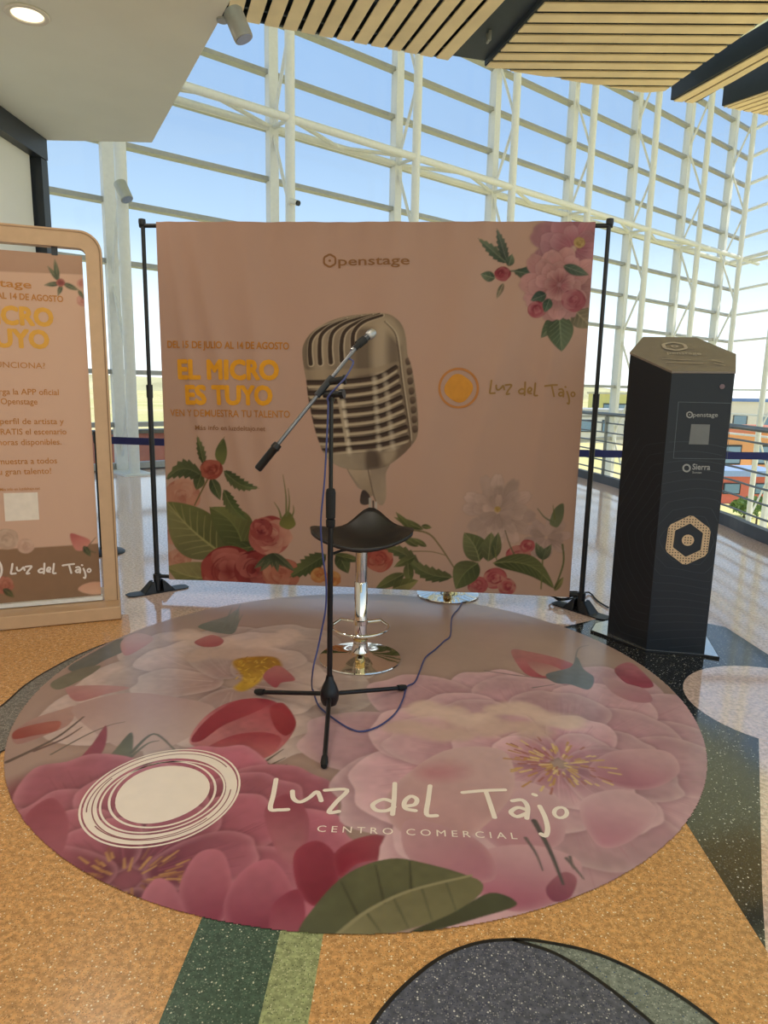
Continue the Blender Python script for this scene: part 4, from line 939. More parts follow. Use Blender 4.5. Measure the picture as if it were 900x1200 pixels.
for b in ((628, 636), (646, 638), (634, 640), (640, 642)): cv.leaf((636, 656), b, 9, (98, 102, 72), (114, 114, 82), veins=2)
cv.poly([(644, 612), (650, 596), (660, 590), (660, 606), (654, 617), (648, 617)], (118, 118, 84), (104, 106, 76), tex=.12); cv.stroke([(648, 612), (638, 606), (630, 596)], .012, .005, (112, 112, 80)); cv.stroke([(650, 608), (648, 592)], .010, .003, MG)
cloth_m = printed('printed_fabric', .75, .2, weave=.25)
def cloth_grow(u, v): return cloth_S(0)(u, v)
banner = cv.mesh('backdrop_banner', cloth_grow, cloth_m, .74)
tag(banner, 'wide fabric backdrop banner printed with a vintage microphone and roses', 'banner')
del cv
sol = banner.modifiers.new('thickness', 'SOLIDIFY'); sol.thickness = .0025; sol.offset = -1
ink_or = mat('ink_orange', (212, 146, 36), .7, spec=.2); ink_ocre = mat('ink_ochre', (176, 114, 46), .7, spec=.2); ink_tan = mat('ink_tan', (136, 94, 60), .7, spec=.2); ink_pale = mat('ink_pale_tan', (148, 112, 66), .7, spec=.2)
CS = cloth_S(.003)
def letters(parent, S, M, name, m, *items):
    mb = MB()
    nr = bn if parent is banner else sn_
    for s_, p0, p1, cap in items: put_text(mb, s_, M, S, p0, p1, cap, .045 if cap > 15 else (.022 if s_.startswith('DEL') else 0), nr)
    return obj(name, mb, m, parent)
letters(banner, CS, cloth_uv, 'lettering', ink_ocre, ('DEL 15 DE JULIO AL 14 DE AGOSTO', (197, 407.5), (338.5, 409.5), 8))
letters(banner, CS, cloth_uv, 'lettering', ink_or, ('EL MICRO', (210.5, 443.5), (326, 444.5), 21.5)); letters(banner, CS, cloth_uv, 'lettering', ink_or, ('ES TUYO', (219.5, 473), (319, 474), 21))
letters(banner, CS, cloth_uv, 'lettering', ink_ocre, ('VEN Y DEMUESTRA TU TALENTO', (200, 487.5), (340, 489.5), 8)); letters(banner, CS, cloth_uv, 'lettering', ink_tan, ('Más info en luzdeltajo.net', (230, 503.5), (312, 505), 5.5))
def hexlogo(mb, M, S, cx, cy, r, wid):
    P = np.array([M(cx+r*math.sin(PI*k/3), cy-r*math.cos(PI*k/3)) for k in range(6)])
    P = np.array([q for a, b in zip(P, np.roll(P, -1, 0)) for q in (a*.85+b*.15, a*.5+b*.5, a*.15+b*.85)]); ribbon(mb, P, wid, S, closed=True)
    q = np.array([M(cx+r*.2*math.cos(a), cy+r*.2*math.sin(a)) for a in np.linspace(0, 2*PI, 11)[:-1]]); mb.add(S(q[:, 0], q[:, 1]), [tuple(range(9, -1, -1))])
mb = MB(); put_text(mb, 'penstage', cloth_uv, CS, (396.5, 311), (480, 310), 10.3); hexlogo(mb, cloth_uv, CS, 386.5, 305.5, 7.6, .011); obj('openstage_mark', mb, ink_tan, banner).name = 'stage_mark'
mb = MB()
ribbon(mb, np.array([cloth_uv(537.4+22.5*math.cos(a), 454.8+22.5*math.sin(a)) for a in np.linspace(0, 2*PI, 41)[:-1]]), .014, CS, closed=True); obj('sun_ring', mb, ink_tan if False else mat('ink_ring', (176, 112, 52), .7), banner)
mb = MB(); q = np.array([cloth_uv(537.4+16.2*(1+.05*math.cos(4*a+.6))*math.cos(a), 455+16.2*(1+.05*math.cos(4*a+.6))*math.sin(a)) for a in np.linspace(0, 2*PI, 37)[:-1]])
mb.add(CS(q[:, 0], q[:, 1]), [tuple(range(35, -1, -1))]); obj('sun_disc', mb, mat('ink_gold', (196, 130, 34), .7), banner)
put_word('letter', ink_pale, banner, cloth_uv, CS, lambda x, y: (574+(x-40)/785*100, 446+(y-75)/85*15.5), .0105, bn)

st = thing('backdrop_stand', 'black telescopic stand carrying the backdrop banner', 'stand', tuple((BL+BR)/2*np.array([1, 1, 0])))
TOPZ = 2.305
for P, sg in ((BL, -1), (BR, 1)):
    b = P*np.array([1, 1, 0])
    obj('pole', MB().tube([b+up*.02, b+up*1.30], .0165, 12).tube([b+up*1.28, b+up*(TOPZ-.01)], .0125, 12).tube([b+up*1.26, b+up*1.34], .020, 12), black_metal, st, True)
    obj('knob', MB().lathe([(.004, -.02), (.02, -.016), (.022, 0), (.02, .016), (.004, .02)], 14, tuple(b+up*(TOPZ-.005)-be*sg*-.004)), black_metal, st, True)
    # flat splayed foot: two wings and upright gusset plates
    fx = np.array([math.cos(math.radians(38)), math.sin(math.radians(38)), 0]) if sg < 0 else np.array([math.cos(math.radians(-52)), math.sin(math.radians(-52)), 0]); fy = np.cross(up, fx)
    ft = obj('foot', MB().extrude([b+fx*x+fy*y+up*.002 for x, y in [(-.20, -.03), (-.17, -.05), (.17, -.05), (.20, -.03), (.20, .03), (.17, .05), (-.17, .05), (-.20, .03)]], up*.006), black_metal, st)
    for q in (-1, 1):
        obj('gusset', MB().extrude([b+fx*q*.025-fy*.045+up*.008, b+fx*q*.10-fy*.045+up*.008, b+fx*q*.04-fy*.03+up*.075, b+fx*q*.025-fy*.03+up*.075], fy*.012).extrude([b+fx*q*.025+fy*.045+up*.008, b+fx*q*.10+fy*.045+up*.008, b+fx*q*.04+fy*.03+up*.075, b+fx*q*.025+fy*.03+up*.075], -fy*.012).extrude([b+fx*q*.10-fy*.045+up*.008, b+fx*q*.10+fy*.045+up*.008, b+fx*q*.04+fy*.03+up*.075, b+fx*q*.04-fy*.03+up*.075], -fx*q*.004), black_metal, ft)
    obj('socket', MB().tube([b+up*.008, b+up*.09], .024, 12), black_metal, ft, True)
for z in (TOPZ-.026, .105):
    obj('crossbar', MB().tube([BL*np.array([1, 1, 0])-be*.02+up*z, BR*np.array([1, 1, 0])+be*.02+up*z], .0125, 10), black_metal, st, True)
for P in (BL, BR): obj('collar', MB().lathe([(.018, -.018), (.026, -.014), (.026, .014), (.018, .018)], 14, tuple(P*np.array([1, 1, 0])+up*.105)), black_metal, st, True)

# ================================================================== SIGN IN A FRAME (left)
se = np.array([-.546, -.214, 0]); se /= np.linalg.norm(se); sn_ = np.array([-se[1], se[0], 0]); SP = on_z(137, 702, .075)
SWID = 1.05                                        # frame width, u from -.015 leftwards
def sign_uv(x, y):
    P = on_plane(x, y, SP+sn_*.004, sn_); return (-float((P-SP)@se), float(P[2]))    # u grows to the right: u = -distance along se
def sign_S(off): return lambda u, v: (SP*np.array([1, 1, 0]))-np.asarray(u)[..., None]*se+off*sn_+np.stack([0*np.asarray(u), 0*np.asarray(u), np.asarray(v)], -1)
def sp3(u, o, z): return SP*np.array([1, 1, 0])-se*u+sn_*o+up*z
AXS = (-se, -sn_, up)
sign = thing('framed_sign', 'tall floral sign hung in a rounded beige frame on a flat base', 'sign', tuple(sp3(-.5, 0, 0)))
beige = mat('beige_laminate', (206, 170, 132), .4, var=.04)
beige_shade = mat('beige_edge_shade', (150, 118, 84), .5, var=.04)  # darker beige, shading of the rounded frame edge put into the colour
obj('base', MB().box(sp3(-.515, -.055, .0415), (SWID+.02, .45, .075), AXS, bev=.004), beige, sign)
def frame_path(uo, ui, z0, z1, r):
    P = [(uo, z0)]+[(uo+(-1)*r*(1-math.cos(t)) if False else uo-r+r*math.cos(t), z1-r+r*math.sin(t)) for t in np.linspace(0, PI/2, 9)]
    P += [(ui+r-r*math.sin(t), z1-r+r*math.cos(t)) for t in np.linspace(0, PI/2, 9)]+[(ui, z0)]
    return P
of = frame_path(.015, -.015-SWID+.02, .08, 2.15, .11); nf = frame_path(.015-.082, -.015-SWID+.102, .08, 2.058, .035)
mb = MB(); n = len(of)
for i in range(n-1):
    for o_ in (0,):
        A = [sp3(*of[i][:1], .03, of[i][1]), sp3(of[i+1][0], .03, of[i+1][1]), sp3(nf[i+1][0], .03, nf[i+1][1]), sp3(nf[i][0], .03, nf[i][1])]
        B = [sp3(of[i][0], -.045, of[i][1]), sp3(of[i+1][0], -.045, of[i+1][1]), sp3(nf[i+1][0], -.045, nf[i+1][1]), sp3(nf[i][0], -.045, nf[i][1])]
        mb.add(A+B, [(0, 1, 2, 3), (7, 6, 5, 4), (0, 4, 5, 1), (3, 2, 6, 7)])
a, b = of[0], nf[0]
obj('frame', mb, beige, sign)
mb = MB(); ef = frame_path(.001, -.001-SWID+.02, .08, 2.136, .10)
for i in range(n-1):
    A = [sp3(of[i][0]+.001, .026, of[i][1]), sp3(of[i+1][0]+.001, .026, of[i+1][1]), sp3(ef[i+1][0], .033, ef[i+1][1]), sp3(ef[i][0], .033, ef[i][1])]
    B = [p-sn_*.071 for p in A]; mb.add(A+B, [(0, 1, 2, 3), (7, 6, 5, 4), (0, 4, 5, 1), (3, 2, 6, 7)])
obj('frame_edge_shade', mb, beige_shade, sign)  # dark outer band painted as the shade on the frame's rounded edge
for u in (-.22, -.515-.3): obj('hanger', MB().box(sp3(u, -.005, 2.04), (.03, .02, .05), AXS), dark_frame, sign)
PU0, PU1, PZ0, PZ1 = -.965, -.087, .108, 2.022
obj('poster_backing', MB().box(sp3((PU0+PU1)/2, -.008, (PZ0+PZ1)/2), (PU1-PU0, .012, PZ1-PZ0), AXS), mat('foam_board', (220, 210, 196), .7), sign)
obj('retaining_strip', MB().box(sp3((PU0+PU1)/2, .0, .096), (PU1-PU0+.02, .05, .022), AXS), mat('white_plastic_strip', (236, 232, 224), .4), sign)
cv = Canvas(PU0, PU1, PZ0, PZ1, .0052, (212, 172, 146), sign_uv)
cv.poly([(-150, 250), (110, 283), (104, 322), (-150, 312)], (178, 138, 114), (186, 148, 122), sm=0, tex=.04)
cv.poly([(-200, 655), (-100, 648), (40, 642), (130, 636), (140, 700), (-200, 720)], (142, 108, 80), (150, 114, 84), sm=0, tex=.08)
cv.rose((98, 352), 8, ((186, 120, 104), (200, 142, 124), (206, 156, 138)), 3); cv.rose((96, 332), 6, ((186, 120, 104), (200, 142, 124), (206, 156, 138)), 4)
for a, b, q in (((70, 330), (56, 312), 6), ((68, 328), (64, 304), 6), ((70, 332), (52, 334), 6), ((74, 332), (92, 340), 7), ((72, 334), (68, 346), 5)): cv.leaf(a, b, q, (92, 100, 74), (108, 110, 82), veins=2)
cv.rose((71, 331), 5, ((130, 60, 56), (160, 86, 78), (180, 110, 96)), 5); cv.leaf((92, 340), (98, 350), 5, (92, 100, 74), (108, 110, 82), veins=2)
cv.poly([(82, 626), (94, 628), (106, 634), (100, 644), (88, 644)], (206, 134, 116), (176, 92, 84), tex=.12); cv.stroke([(100, 644), (112, 630)], .006, .003, (110, 92, 70)); cv.stroke([(100, 644), (112, 648)], .01, .004, (96, 90, 60)); cv.leaf((98, 640), (106, 652), 7, (92, 92, 60), (80, 84, 54), veins=2)
cv.poly([(92, 692), (96, 686), (110, 682), (124, 684), (124, 694), (108, 697)], (222, 172, 140), (212, 158, 128), tex=.1)
cv.rose((8, 632), 14, ((176, 146, 122), (196, 162, 138), (204, 172, 148)), 7); cv.rose((30, 640), 10, ((190, 150, 126), (204, 164, 140), (210, 174, 150)), 9); cv.rose((4, 686), 12, ((150, 84, 64), (176, 104, 82), (190, 124, 100)), 8); cv.leaf((4, 690), (16, 700), 8, (96, 90, 54), (84, 82, 48), veins=2)
poster_m = printed('printed_poster', .5, .35)
poster = cv.mesh('poster', sign_S(.0005), poster_m, 1.0, parent=sign); del cv
SS = sign_S(.0025); ink_t2 = mat('ink_light_ochre', (192, 126, 52), .6); ink_or2 = mat('ink_amber', (226, 166, 62), .6)
CX = -2
def centred(y, right, cap, txt, sl=.04): return (txt, (2*CX-right, y-sl*(right-CX)*-0), (right, y), cap)
def tilt(x, y): return y+(x-50)*-.0
L_ = lambda m_, *it: letters(poster, SS, sign_uv, 'lettering', m_, *it)
def row(txt, right, y, cap, left=None):
    left = 2*CX-right if left is None else left
    # lines lean slightly with the panel's perspective: equal height on the panel
    zr = sign_uv(right, y)[1]; lo, hi = y-40, y+40
    for _ in range(30):
        mid_ = (lo+hi)/2
        if sign_uv(left, mid_)[1] > zr: lo = mid_
        else: hi = mid_
    return (txt, (left, lo), (right, y), cap)
L_(ink_t2, row('DEL 15 DE JULIO AL 14 DE AGOSTO', 74, 354, 7.5)); L_(ink_or2, row('EL MICRO', 62, 382, 21)); L_(ink_or2, row('ES TUYO', 57, 408, 21))
L_(ink_t2, row('¿CÓMO FUNCIONA?', 53, 432, 7)); L_(ink_t2, row('Descarga la APP oficial', 69, 463, 7, -28)); L_(ink_t2, row('de Openstage', 44, 474, 7, -12))
L_(ink_t2, row('crea tu perfil de artista y', 75, 497, 7, -36)); L_(ink_t2, row('reserva GRATIS el escenario', 78, 509, 7, -42)); L_(ink_t2, row('en las horas disponibles.', 72, 521, 7, -30))
L_(ink_t2, row('¡Demuestra a todos', 67, 543, 7, -18)); L_(ink_t2, row('tu gran talento!', 60, 555, 7, -6)); L_(ink_t2, row('Más info en luzdeltajo.net', 47, 574, 3.5, 0))
mb = MB(); put_text(mb, 'penstage', sign_uv, SS, row('x', 37, 338, 9, -44)[1], (37, 338), 9); hexlogo(mb, sign_uv, SS, -54, 336, 7, .010); obj('stage_mark', mb, ink_t2, poster)
q = np.array([sign_uv(*p) for p in ((4, 578), (44, 577), (46, 609), (6, 611))]); mb = MB(); mb.add(SS(q[:, 0], q[:, 1]), [(3, 2, 1, 0)]); obj('plain_patch', mb, mat('patch_white', (238, 224, 206), .6), poster)
put_word('letter', print_white, poster, sign_uv, SS, lambda x, y: (13+(x-40)/785*94, 661+(y-75)/85*12-(x-40)/785*5), .0105, sn_)
mb = MB(); ribbon(mb, np.array([sign_uv(-12+14*math.cos(a), 668+15*math.sin(a)) for a in np.linspace(0, 2*PI, 31)[:-1]]), .012, SS, closed=True); obj('sun_ring', mb, print_white, poster)

# ================================================================== KIOSK PILLAR
KV = [on_z(711.5, 743.5)[:2], on_z(757, 764)[:2], on_z(825, 769.5)[:2], np.array([1.788, 3.60]), np.array([1.69, 3.86]), np.array([1.415, 3.89])]
KZ = [1.548, 1.447, 1.450, 1.545, 1.645, 1.645]
ko = thing('information_pillar', 'black hexagonal totem pillar with a slanted bronze top and dotted hexagon logo', 'pillar', (1.58, 3.65, .0025))
navy = mat('satin_navy_laminate', (22, 28, 36), .4, spec=.4, var=.04, scale=4)
z0 = .0145
V = [(*p, z0) for p in KV]+[(*p, z) for p, z in zip(KV, KZ)]
obj('body', MB().add(V, [tuple(range(5, -1, -1)), tuple(range(6, 12))]+[(i, (i+1) % 6, 6+(i+1) % 6, 6+i) for i in range(6)]), navy, ko)
cen = np.mean(KV, 0); tp = [(*(cen+(p-cen)*1.012), z+.002) for p, z in zip(KV, KZ)]
obj('top_plate', MB().extrude(tp, (0, 0, .010)), mat('bronze_top', (122, 110, 100), .4), ko)
pl_l = on_z(692, 741)[:2]; pl_r = on_z(843, 773)[:2]; fr = KV[1]+(KV[1]-cen)*.03
plate = [pl_l, fr+(KV[0]-KV[1])*.0, KV[2]+(KV[2]-KV[1])*0+np.array([0, -.01]), pl_r, pl_r+np.array([.075, .30]), KV[4]+(KV[4]-cen)*.15, KV[5]+(KV[5]-cen)*.15, pl_l+np.array([.06, .12])]
obj('base_plate', MB().prism([tuple(p) for p in plate], .0025, .013), black_metal, ko)
obj('plate_skin', MB().prism([tuple(cen+(p-cen)*.985) for p in plate], .013, .0145), mat('polished_plate', (205, 208, 210), .10, .9), ko)
# front and left faces as flat print surfaces
K0, K1, K2 = [np.array([*p, 0]) for p in KV[:3]]
fe = (K2-K1)/np.linalg.norm(K2-K1); fn = np.array([fe[1], -fe[0], 0]); FWD = np.linalg.norm(K2-K1)
le = (K1-K0)/np.linalg.norm(K1-K0); ln_ = np.array([le[1], -le[0], 0]); LWD = np.linalg.norm(K1-K0)
def front_uv(x, y): P = on_plane(x, y, K1, fn); return (float((P-K1)@fe), float(P[2]))
def kS(off):
    def S(u, v):
        u = np.asarray(u, float); v = np.asarray(v, float)
        a = K1+u[..., None]*fe+fn*off; b = K1+u[..., None]*le+ln_*off
        return np.where((u >= 0)[..., None], a, b)+np.stack([0*u, 0*u, v], -1)
    return S
hc = np.array(front_uv(806, 633)); KS = kS(.0015)
mb = MB()
for kk in range(2, 17):
    rad = .055*kk+.03; P = []
    for a in np.linspace(0, 2*PI, 150):
        h_ = math.cos(PI/6)/math.cos(((a+PI/6) % (PI/3))-PI/6); r = rad*(.6*h_+.4)*(1+.05*math.sin(3*a+kk*.2)); p = hc+np.array([r*math.sin(a)*.95, r*math.cos(a)*1.25-.02*kk*math.cos(a)])
        P.append(p)
    run = []
    for p in P+[None]:
        ok = p is not None and -LWD+.004 < p[0] < FWD-.004 and .03 < p[1] < 1.12
        if ok and run and (run[-1][0] < 0) != (p[0] < 0): 
            if len(run) > 1: ribbon(mb, run, .0032, KS, cap=0)
            run = []
        if ok: run.append(p)
        else:
            if len(run) > 1: ribbon(mb, run, .0032, KS, cap=0)
            run = []
obj('contour_lines', mb, mat('faint_grey_line', (40, 47, 55), .4), ko)
tan = mat('print_tan', (206, 176, 140), .5); grey_ink = mat('print_grey', (150, 150, 148), .5)
K2S = kS(.0022); K3S = kS(.0030)
def hexpts(r, rr=.10):
    P = np.array([hc+r*np.array([math.sin(PI*k/3+.04), 1.13*math.cos(PI*k/3+.04)]) for k in range(6)])
    return np.array([q for a, b in zip(P, np.roll(P, -1, 0)) for q in (a*(1-rr)+b*rr, a*.5+b*.5, a*rr+b*(1-rr))])
HR = .118
o_, i_ = hexpts(HR), hexpts(HR*.66, .04); n = len(o_); mb = MB(); Q = np.concatenate([o_, i_]); mb.add(K2S(Q[:, 0], Q[:, 1]), [(i, n+i, n+(i+1) % n, (i+1) % n) for i in range(n)])
q = np.array([hc+HR*.25*np.array([math.cos(a), math.sin(a)]) for a in np.linspace(0, 2*PI, 17)[:-1]]); mb.add(K2S(q[:, 0], q[:, 1]), [tuple(range(16))]); obj('hexagon_logo', mb, tan, ko)
mb = MB(); stp = HR*.115
for i in range(-10, 11):
    for j in range(-10, 11):
        p = hc+np.array([i*stp, j*stp]); d = (p-hc)/np.array([1, 1.13]); h_ = max(abs(d@np.array([math.cos(t), math.sin(t)])) for t in (0, PI/3, 2*PI/3)); 
        if HR*.60 < h_ < HR*.83 or np.hypot(*d) < HR*.2:
            q = np.array([p+stp*.27*np.array([math.cos(a), math.sin(a)]) for a in np.linspace(0, 2*PI, 7)[:-1]]); mb.add(K3S(q[:, 0], q[:, 1]), [tuple(range(6))])
pf = obj('perforations', mb, mat('hole_black', (24, 24, 26), .6), ko); pf['kind'] = 'stuff'
mb = MB(); put_text(mb, 'penstage', front_uv, K2S, (812, 488.5), (841, 488.5), 5); hexlogo(mb, front_uv, K2S, 808, 486, 3.6, .006); obj('stage_mark', mb, grey_ink, ko)
mb = MB(); put_text(mb, 'Sierra', front_uv, K2S, (811, 550), (832, 550.5), 6.5); put_text(mb, 'Sonae', front_uv, K2S, (811, 554.6), (822, 554.8), 2.4)
ribbon(mb, np.array([front_uv(804.5+4*math.cos(a), 548.5+4*math.sin(a)) for a in np.linspace(0, 2*PI, 19)[:-1]]), .008, K2S, closed=True); obj('sponsor_mark', mb, grey_ink, ko)
mb = MB(); fr_ = [front_uv(795, 471), front_uv(857, 472.5), front_uv(852, 538), front_uv(789, 537)]
ribbon(mb, np.array(fr_), .003, K2S, closed=True); obj('panel_outline', mb, mat('outline_grey', (92, 100, 106), .4), ko)
q = np.array([front_uv(*p) for p in ((810, 497), (832, 497.5), (830, 521), (807, 520.5))]); mb = MB(); mb.add(K2S(q[:, 0], q[:, 1]), [(3, 2, 1, 0)]); obj('plain_patch', mb, mat('patch_grey', (112, 114, 114), .5), ko)
c = front_uv(846, 453); q = np.array([[c[0]+.012*math.cos(a), c[1]+.012*math.sin(a)] for a in np.linspace(0, 2*PI, 15)[:-1]]); mb = MB(); mb.extrude(list(K2S(q[:, 0], q[:, 1])), fn*.004); obj('button', mb, mat('button_mauve', (112, 92, 100), .4), ko)
# marks on the slanted top
T3 = [np.array(t)+up*.0112 for t in tp]; tn = np.cross(T3[2]-T3[1], T3[5]-T3[1]); tn /= np.linalg.norm(tn); tx = fe-tn*(fe@tn); tx /= np.linalg.norm(tx); ty = np.cross(tn, tx)
if tn[2] < 0: tn = -tn; ty = np.cross(tn, tx)
def top_uv(x, y): P = on_plane(x, y, T3[1], tn); return (float((P-T3[1])@tx), float((P-T3[1])@ty))
TS = lambda u, v: T3[1]+np.asarray(u)[..., None]*tx+np.asarray(v)[..., None]*ty+tn*.0015
mb = MB(); hexlogo(mb, top_uv, TS, 790.5, 406, 12, .020) if False else None
ce = np.array(top_uv(790.5, 406)); P = np.array([ce+.062*np.array([math.sin(PI*k/3), math.cos(PI*k/3)]) for k in range(6)]); P = np.array([x for a, b in zip(P, np.roll(P, -1, 0)) for x in (a*.85+b*.15, a*.15+b*.85)])
ribbon(mb, P, .018, TS, closed=True); ribbon(mb, np.array([ce+.014*np.array([math.cos(a), math.sin(a)]) for a in np.linspace(0, 2*PI, 11)[:-1]]), .012, TS, closed=True)
put_text(mb, 'penstage', top_uv, TS, (782, 415), (822, 416), 3)
obj('stage_mark', mb, mat('top_pale_print', (176, 162, 148), .4), ko)
mb = MB()
for a, b in (((776, 421), (810, 422)), ((780, 425), (824, 426)), ((834, 422), (848, 425)), ((836, 426), (850, 428.5))): ribbon(mb, np.array([top_uv(*a), top_uv(*b)]), .010, TS, cap=0)
obj('print_bars', mb, mat('top_faint_print', (160, 144, 130), .4), ko)

# ================================================================== BAR STOOLS
chrome = mat('chrome', (226, 222, 214), .06, 1.0, var=.01)
seat_m = mat('black_moulded_plastic', (30, 28, 28), .42, bump=.1, scale=200)
def make_stool(label):
    t = thing('bar_stool', label, 'stool', (0, 0, 0))
    obj('base', MB().lathe([(.205, 0), (.207, .004), (.205, .009), (.15, .018), (.07, .030), (.045, .042), (.040, .060), (.036, .085), (.0, .086)], 48), chrome, t, True)
    obj('column', MB().lathe([(.030, .085), (.033, .088), (.033, .40), (.029, .405), (.0, .405)], 24), chrome, t, True)
    obj('gas_lift', MB().lathe([(.029, .40), (.029, .58), (.0, .58)], 20), mat('chrome_sleeve', (200, 196, 188), .1, 1.0), t, True)
    obj('collar', MB().lathe([(.034, .10), (.037, .105), (.037, .125), (.034, .13), (.0, .13)], 24), mat('brass_ring', (206, 176, 120), .15, 1.0), t, True)
    R_ = [(-.03, 0, .165)]+[(.135*math.cos(a)*1.0, -.02-.135*math.sin(a)*1.0, .172) for a in np.linspace(-.35, PI+.35, 21)]
    ringp = [(.028, .0, .195), (.10, .03, .195)]+[(.14*math.cos(a), -.015-.15*math.sin(a), .178) for a in np.linspace(-.1, PI+.1, 21)]+[(-.10, .03, .195), (-.028, .0, .195)]
    obj('footrest', MB().tube(ringp, .0085, 10), chrome, t, True)
    obj('footrest_clamp', MB().lathe([(.034, .183), (.038, .186), (.038, .206), (.034, .209)], 24), chrome, t, True)
    obj('seat_mount', MB().lathe([(.0, .565), (.06, .566), (.075, .58), (.075, .60), (.0, .60)], 24), black_metal, t, True)
    obj('lever', MB().tube([(-.04, -.02, .572), (-.10, -.05, .568), (-.15, -.07, .552)], [.006, .006, .009], 8), black_metal, t, True)
    # scooped seat: low back lip in the middle, upturned ends
    na, nr = 56, 12; top = []; bot = []
    for i in range(nr+1):
        r = i/nr
        for k_ in range(na):
            a = 2*PI*k_/na; x = .252*r*math.cos(a); y = .185*r*math.sin(a)
            bk = max(0, math.sin(a)); sd = abs(math.cos(a))
            lip = .122*math.exp(-((x-.04)/.108)**2)*bk**.8*r**2.2
            z = .622+.05*r**2.5*sd**2+lip-.012*(1-r*r)-.008*max(0, -math.sin(a))*r**2
            zb = .588+.055*r**2.4*sd**1.6+lip*.86*r+.004*r
            top.append((x, y, z)); bot.append((x*.985, y*.985, min(zb, z-.012)))
    n0 = len(top); F = []
    for i in range(nr):
        for k_ in range(na):
            j = (k_+1) % na; F += [(i*na+k_, (i+1)*na+k_, (i+1)*na+j, i*na+j), (n0+i*na+j, n0+(i+1)*na+j, n0+(i+1)*na+k_, n0+i*na+k_)]
    for k_ in range(na): j = (k_+1) % na; F.append((nr*na+k_, n0+nr*na+k_, n0+nr*na+j, nr*na+j))
    m_ = MB(); m_.add(top+bot, F); obj('seat', m_, seat_m, t, True, auto=0)
    return t
stool = make_stool('chrome bar stool with a black saddle seat standing on the floor sticker')
p = on_z(422, 773); stool.location = (p[0], p[1], DZ+.0015)
stool2 = copy_tree(stool); stool2['label'] = 'second chrome bar stool mostly hidden behind the backdrop banner, round base showing'
p = on_z(525, 698.5); stool2.location = (p[0], p[1]+.03, DZ+.0015)

# ================================================================== MICROPHONE STAND, MICROPHONE, CABLES
ft = [on_z(380, 896, DZ+.012), on_z(302, 811, DZ+.012), on_z(473, 806, DZ+.012)]
mc = np.mean(ft, 0); mc[2] = 0
ms = thing('microphone_stand', 'black tripod microphone stand with a boom arm on the floor sticker', 'microphone stand', (mc[0], mc[1], DZ+.001))
blk = mat('satin_black_steel', (18, 18, 20), .32, .2); rub = mat('black_rubber', (14, 14, 15), .7); chrome_d = mat('dark_chrome', (120, 122, 126), .3, .8)
hub = mc+up*.10
for q in ft:
    d = (q-mc)*np.array([1, 1, 0]); d = d/np.linalg.norm(d)
    a = hub+d*.03+up*(-.012)
    lg = obj('leg', MB().tube([a, q+up*.004-d*.02], .0095, 10), blk, ms, True)
    obj('rubber_foot', MB().tube([q-d*.035+up*.010, q-d*.01+up*.003, q+d*.012], [.012, .0145, .011], 10), rub, lg, True)
obj('hub', MB().lathe([(.012, -.055), (.030, -.05), (.038, -.03), (.040, 0), (.030, .03), (.018, .055), (.014, .075)], 20, tuple(hub)), blk, ms, True)
obj('lower_tube', MB().tube([mc+up*.15, mc+up*.84], .0115, 12), blk, ms, True)
obj('clutch', MB().lathe([(.013, .80), (.018, .805), (.019, .83), (.014, .835), (.019, .84), (.020, .94), (.016, .955), (.008, .958)], 16, tuple(mc)), rub, ms, True)
obj('upper_tube', MB().tube([mc+up*.95, mc+up*1.315], .0085, 12), blk, ms, True)
J = on_y(385, 461, mc[1]-.015); J0 = mc+up*1.315
bh = on_y(301.5, 550.5, mc[1]-.10); bt = on_y(420, 404, mc[1]+.05)
bd = (bt-bh)/np.linalg.norm(bt-bh); Jb = bh+bd*np.dot(J-bh, bd)
obj('swivel', MB().tube([J0-up*.02, J0+up*.02], [.013, .016], 12).tube([J0+np.array([-.03, 0, .005]), J0+np.array([.035, -.01, .008])], .013, 10).tube([J0+np.array([.035, -.01, .008]), J0+np.array([.05, -.015, .01])], .019, 10), blk, ms, True)
obj('boom_clamp', MB().tube([Jb-bd*.035, Jb+bd*.06], .0135, 12), mat('dark_grey_clamp', (46, 48, 52), .4, .4), ms, True)
obj('clamp_knob', MB().tube([Jb+bd*.035, Jb+bd*.035+np.array([.06, -.012, .01])], [.012, .015], 10).tube([Jb+bd*.035+np.array([.06, -.012, .01]), Jb+bd*.035+np.array([.068, -.013, .011])], .019, 10), rub, ms, True)
obj('boom', MB().tube([bh+bd*.09, bt], .0075, 10), chrome_d, ms, True)
obj('counterweight_grip', MB().tube([bh, bh+bd*.006, bh+bd*.10, bh+bd*.104, bh+bd*.125], [.012, .0155, .0155, .0185, .0165], 14), blk, ms, True)
mh = on_y(438.5, 388.5, mc[1]+.10); mt = on_y(421.5, 402.5, mc[1]+.065); md = (mh-mt)/np.linalg.norm(mh-mt)
obj('clip', MB().tube([bt-bd*.02, bt+bd*.008], .011, 10).tube([bt, mt+md*.012], .0085, 8).tube([mt-md*.01, mt+md*.028], .0165, 12), rub, ms, True)
mic = thing('microphone', 'small dark handheld microphone with a silver head held in the boom clip', 'microphone', tuple(mt))
obj('body', MB().tube([mt-md*.012, mt+md*.045], [.0105, .0135], 14), mat('mic_body_grey', (70, 72, 76), .35, .5), mic, True)
obj('grille', MB().tube([mt+md*.045, mt+md*.05, mt+md*.062, mt+md*.078, mt+md*.086], [.0145, .0175, .0185, .0155, .006], 16), mat('mic_grille', (176, 176, 176), .45, .8, var=.3, scale=900), mic, True)
obj('connector', MB().tube([mt-md*.045, mt-md*.012], .0085, 10), mat('connector_silver', (160, 160, 164), .25, .9), mic, True)
cpx = lambda x, y: (280+x/3.214, 640+y/3.214)
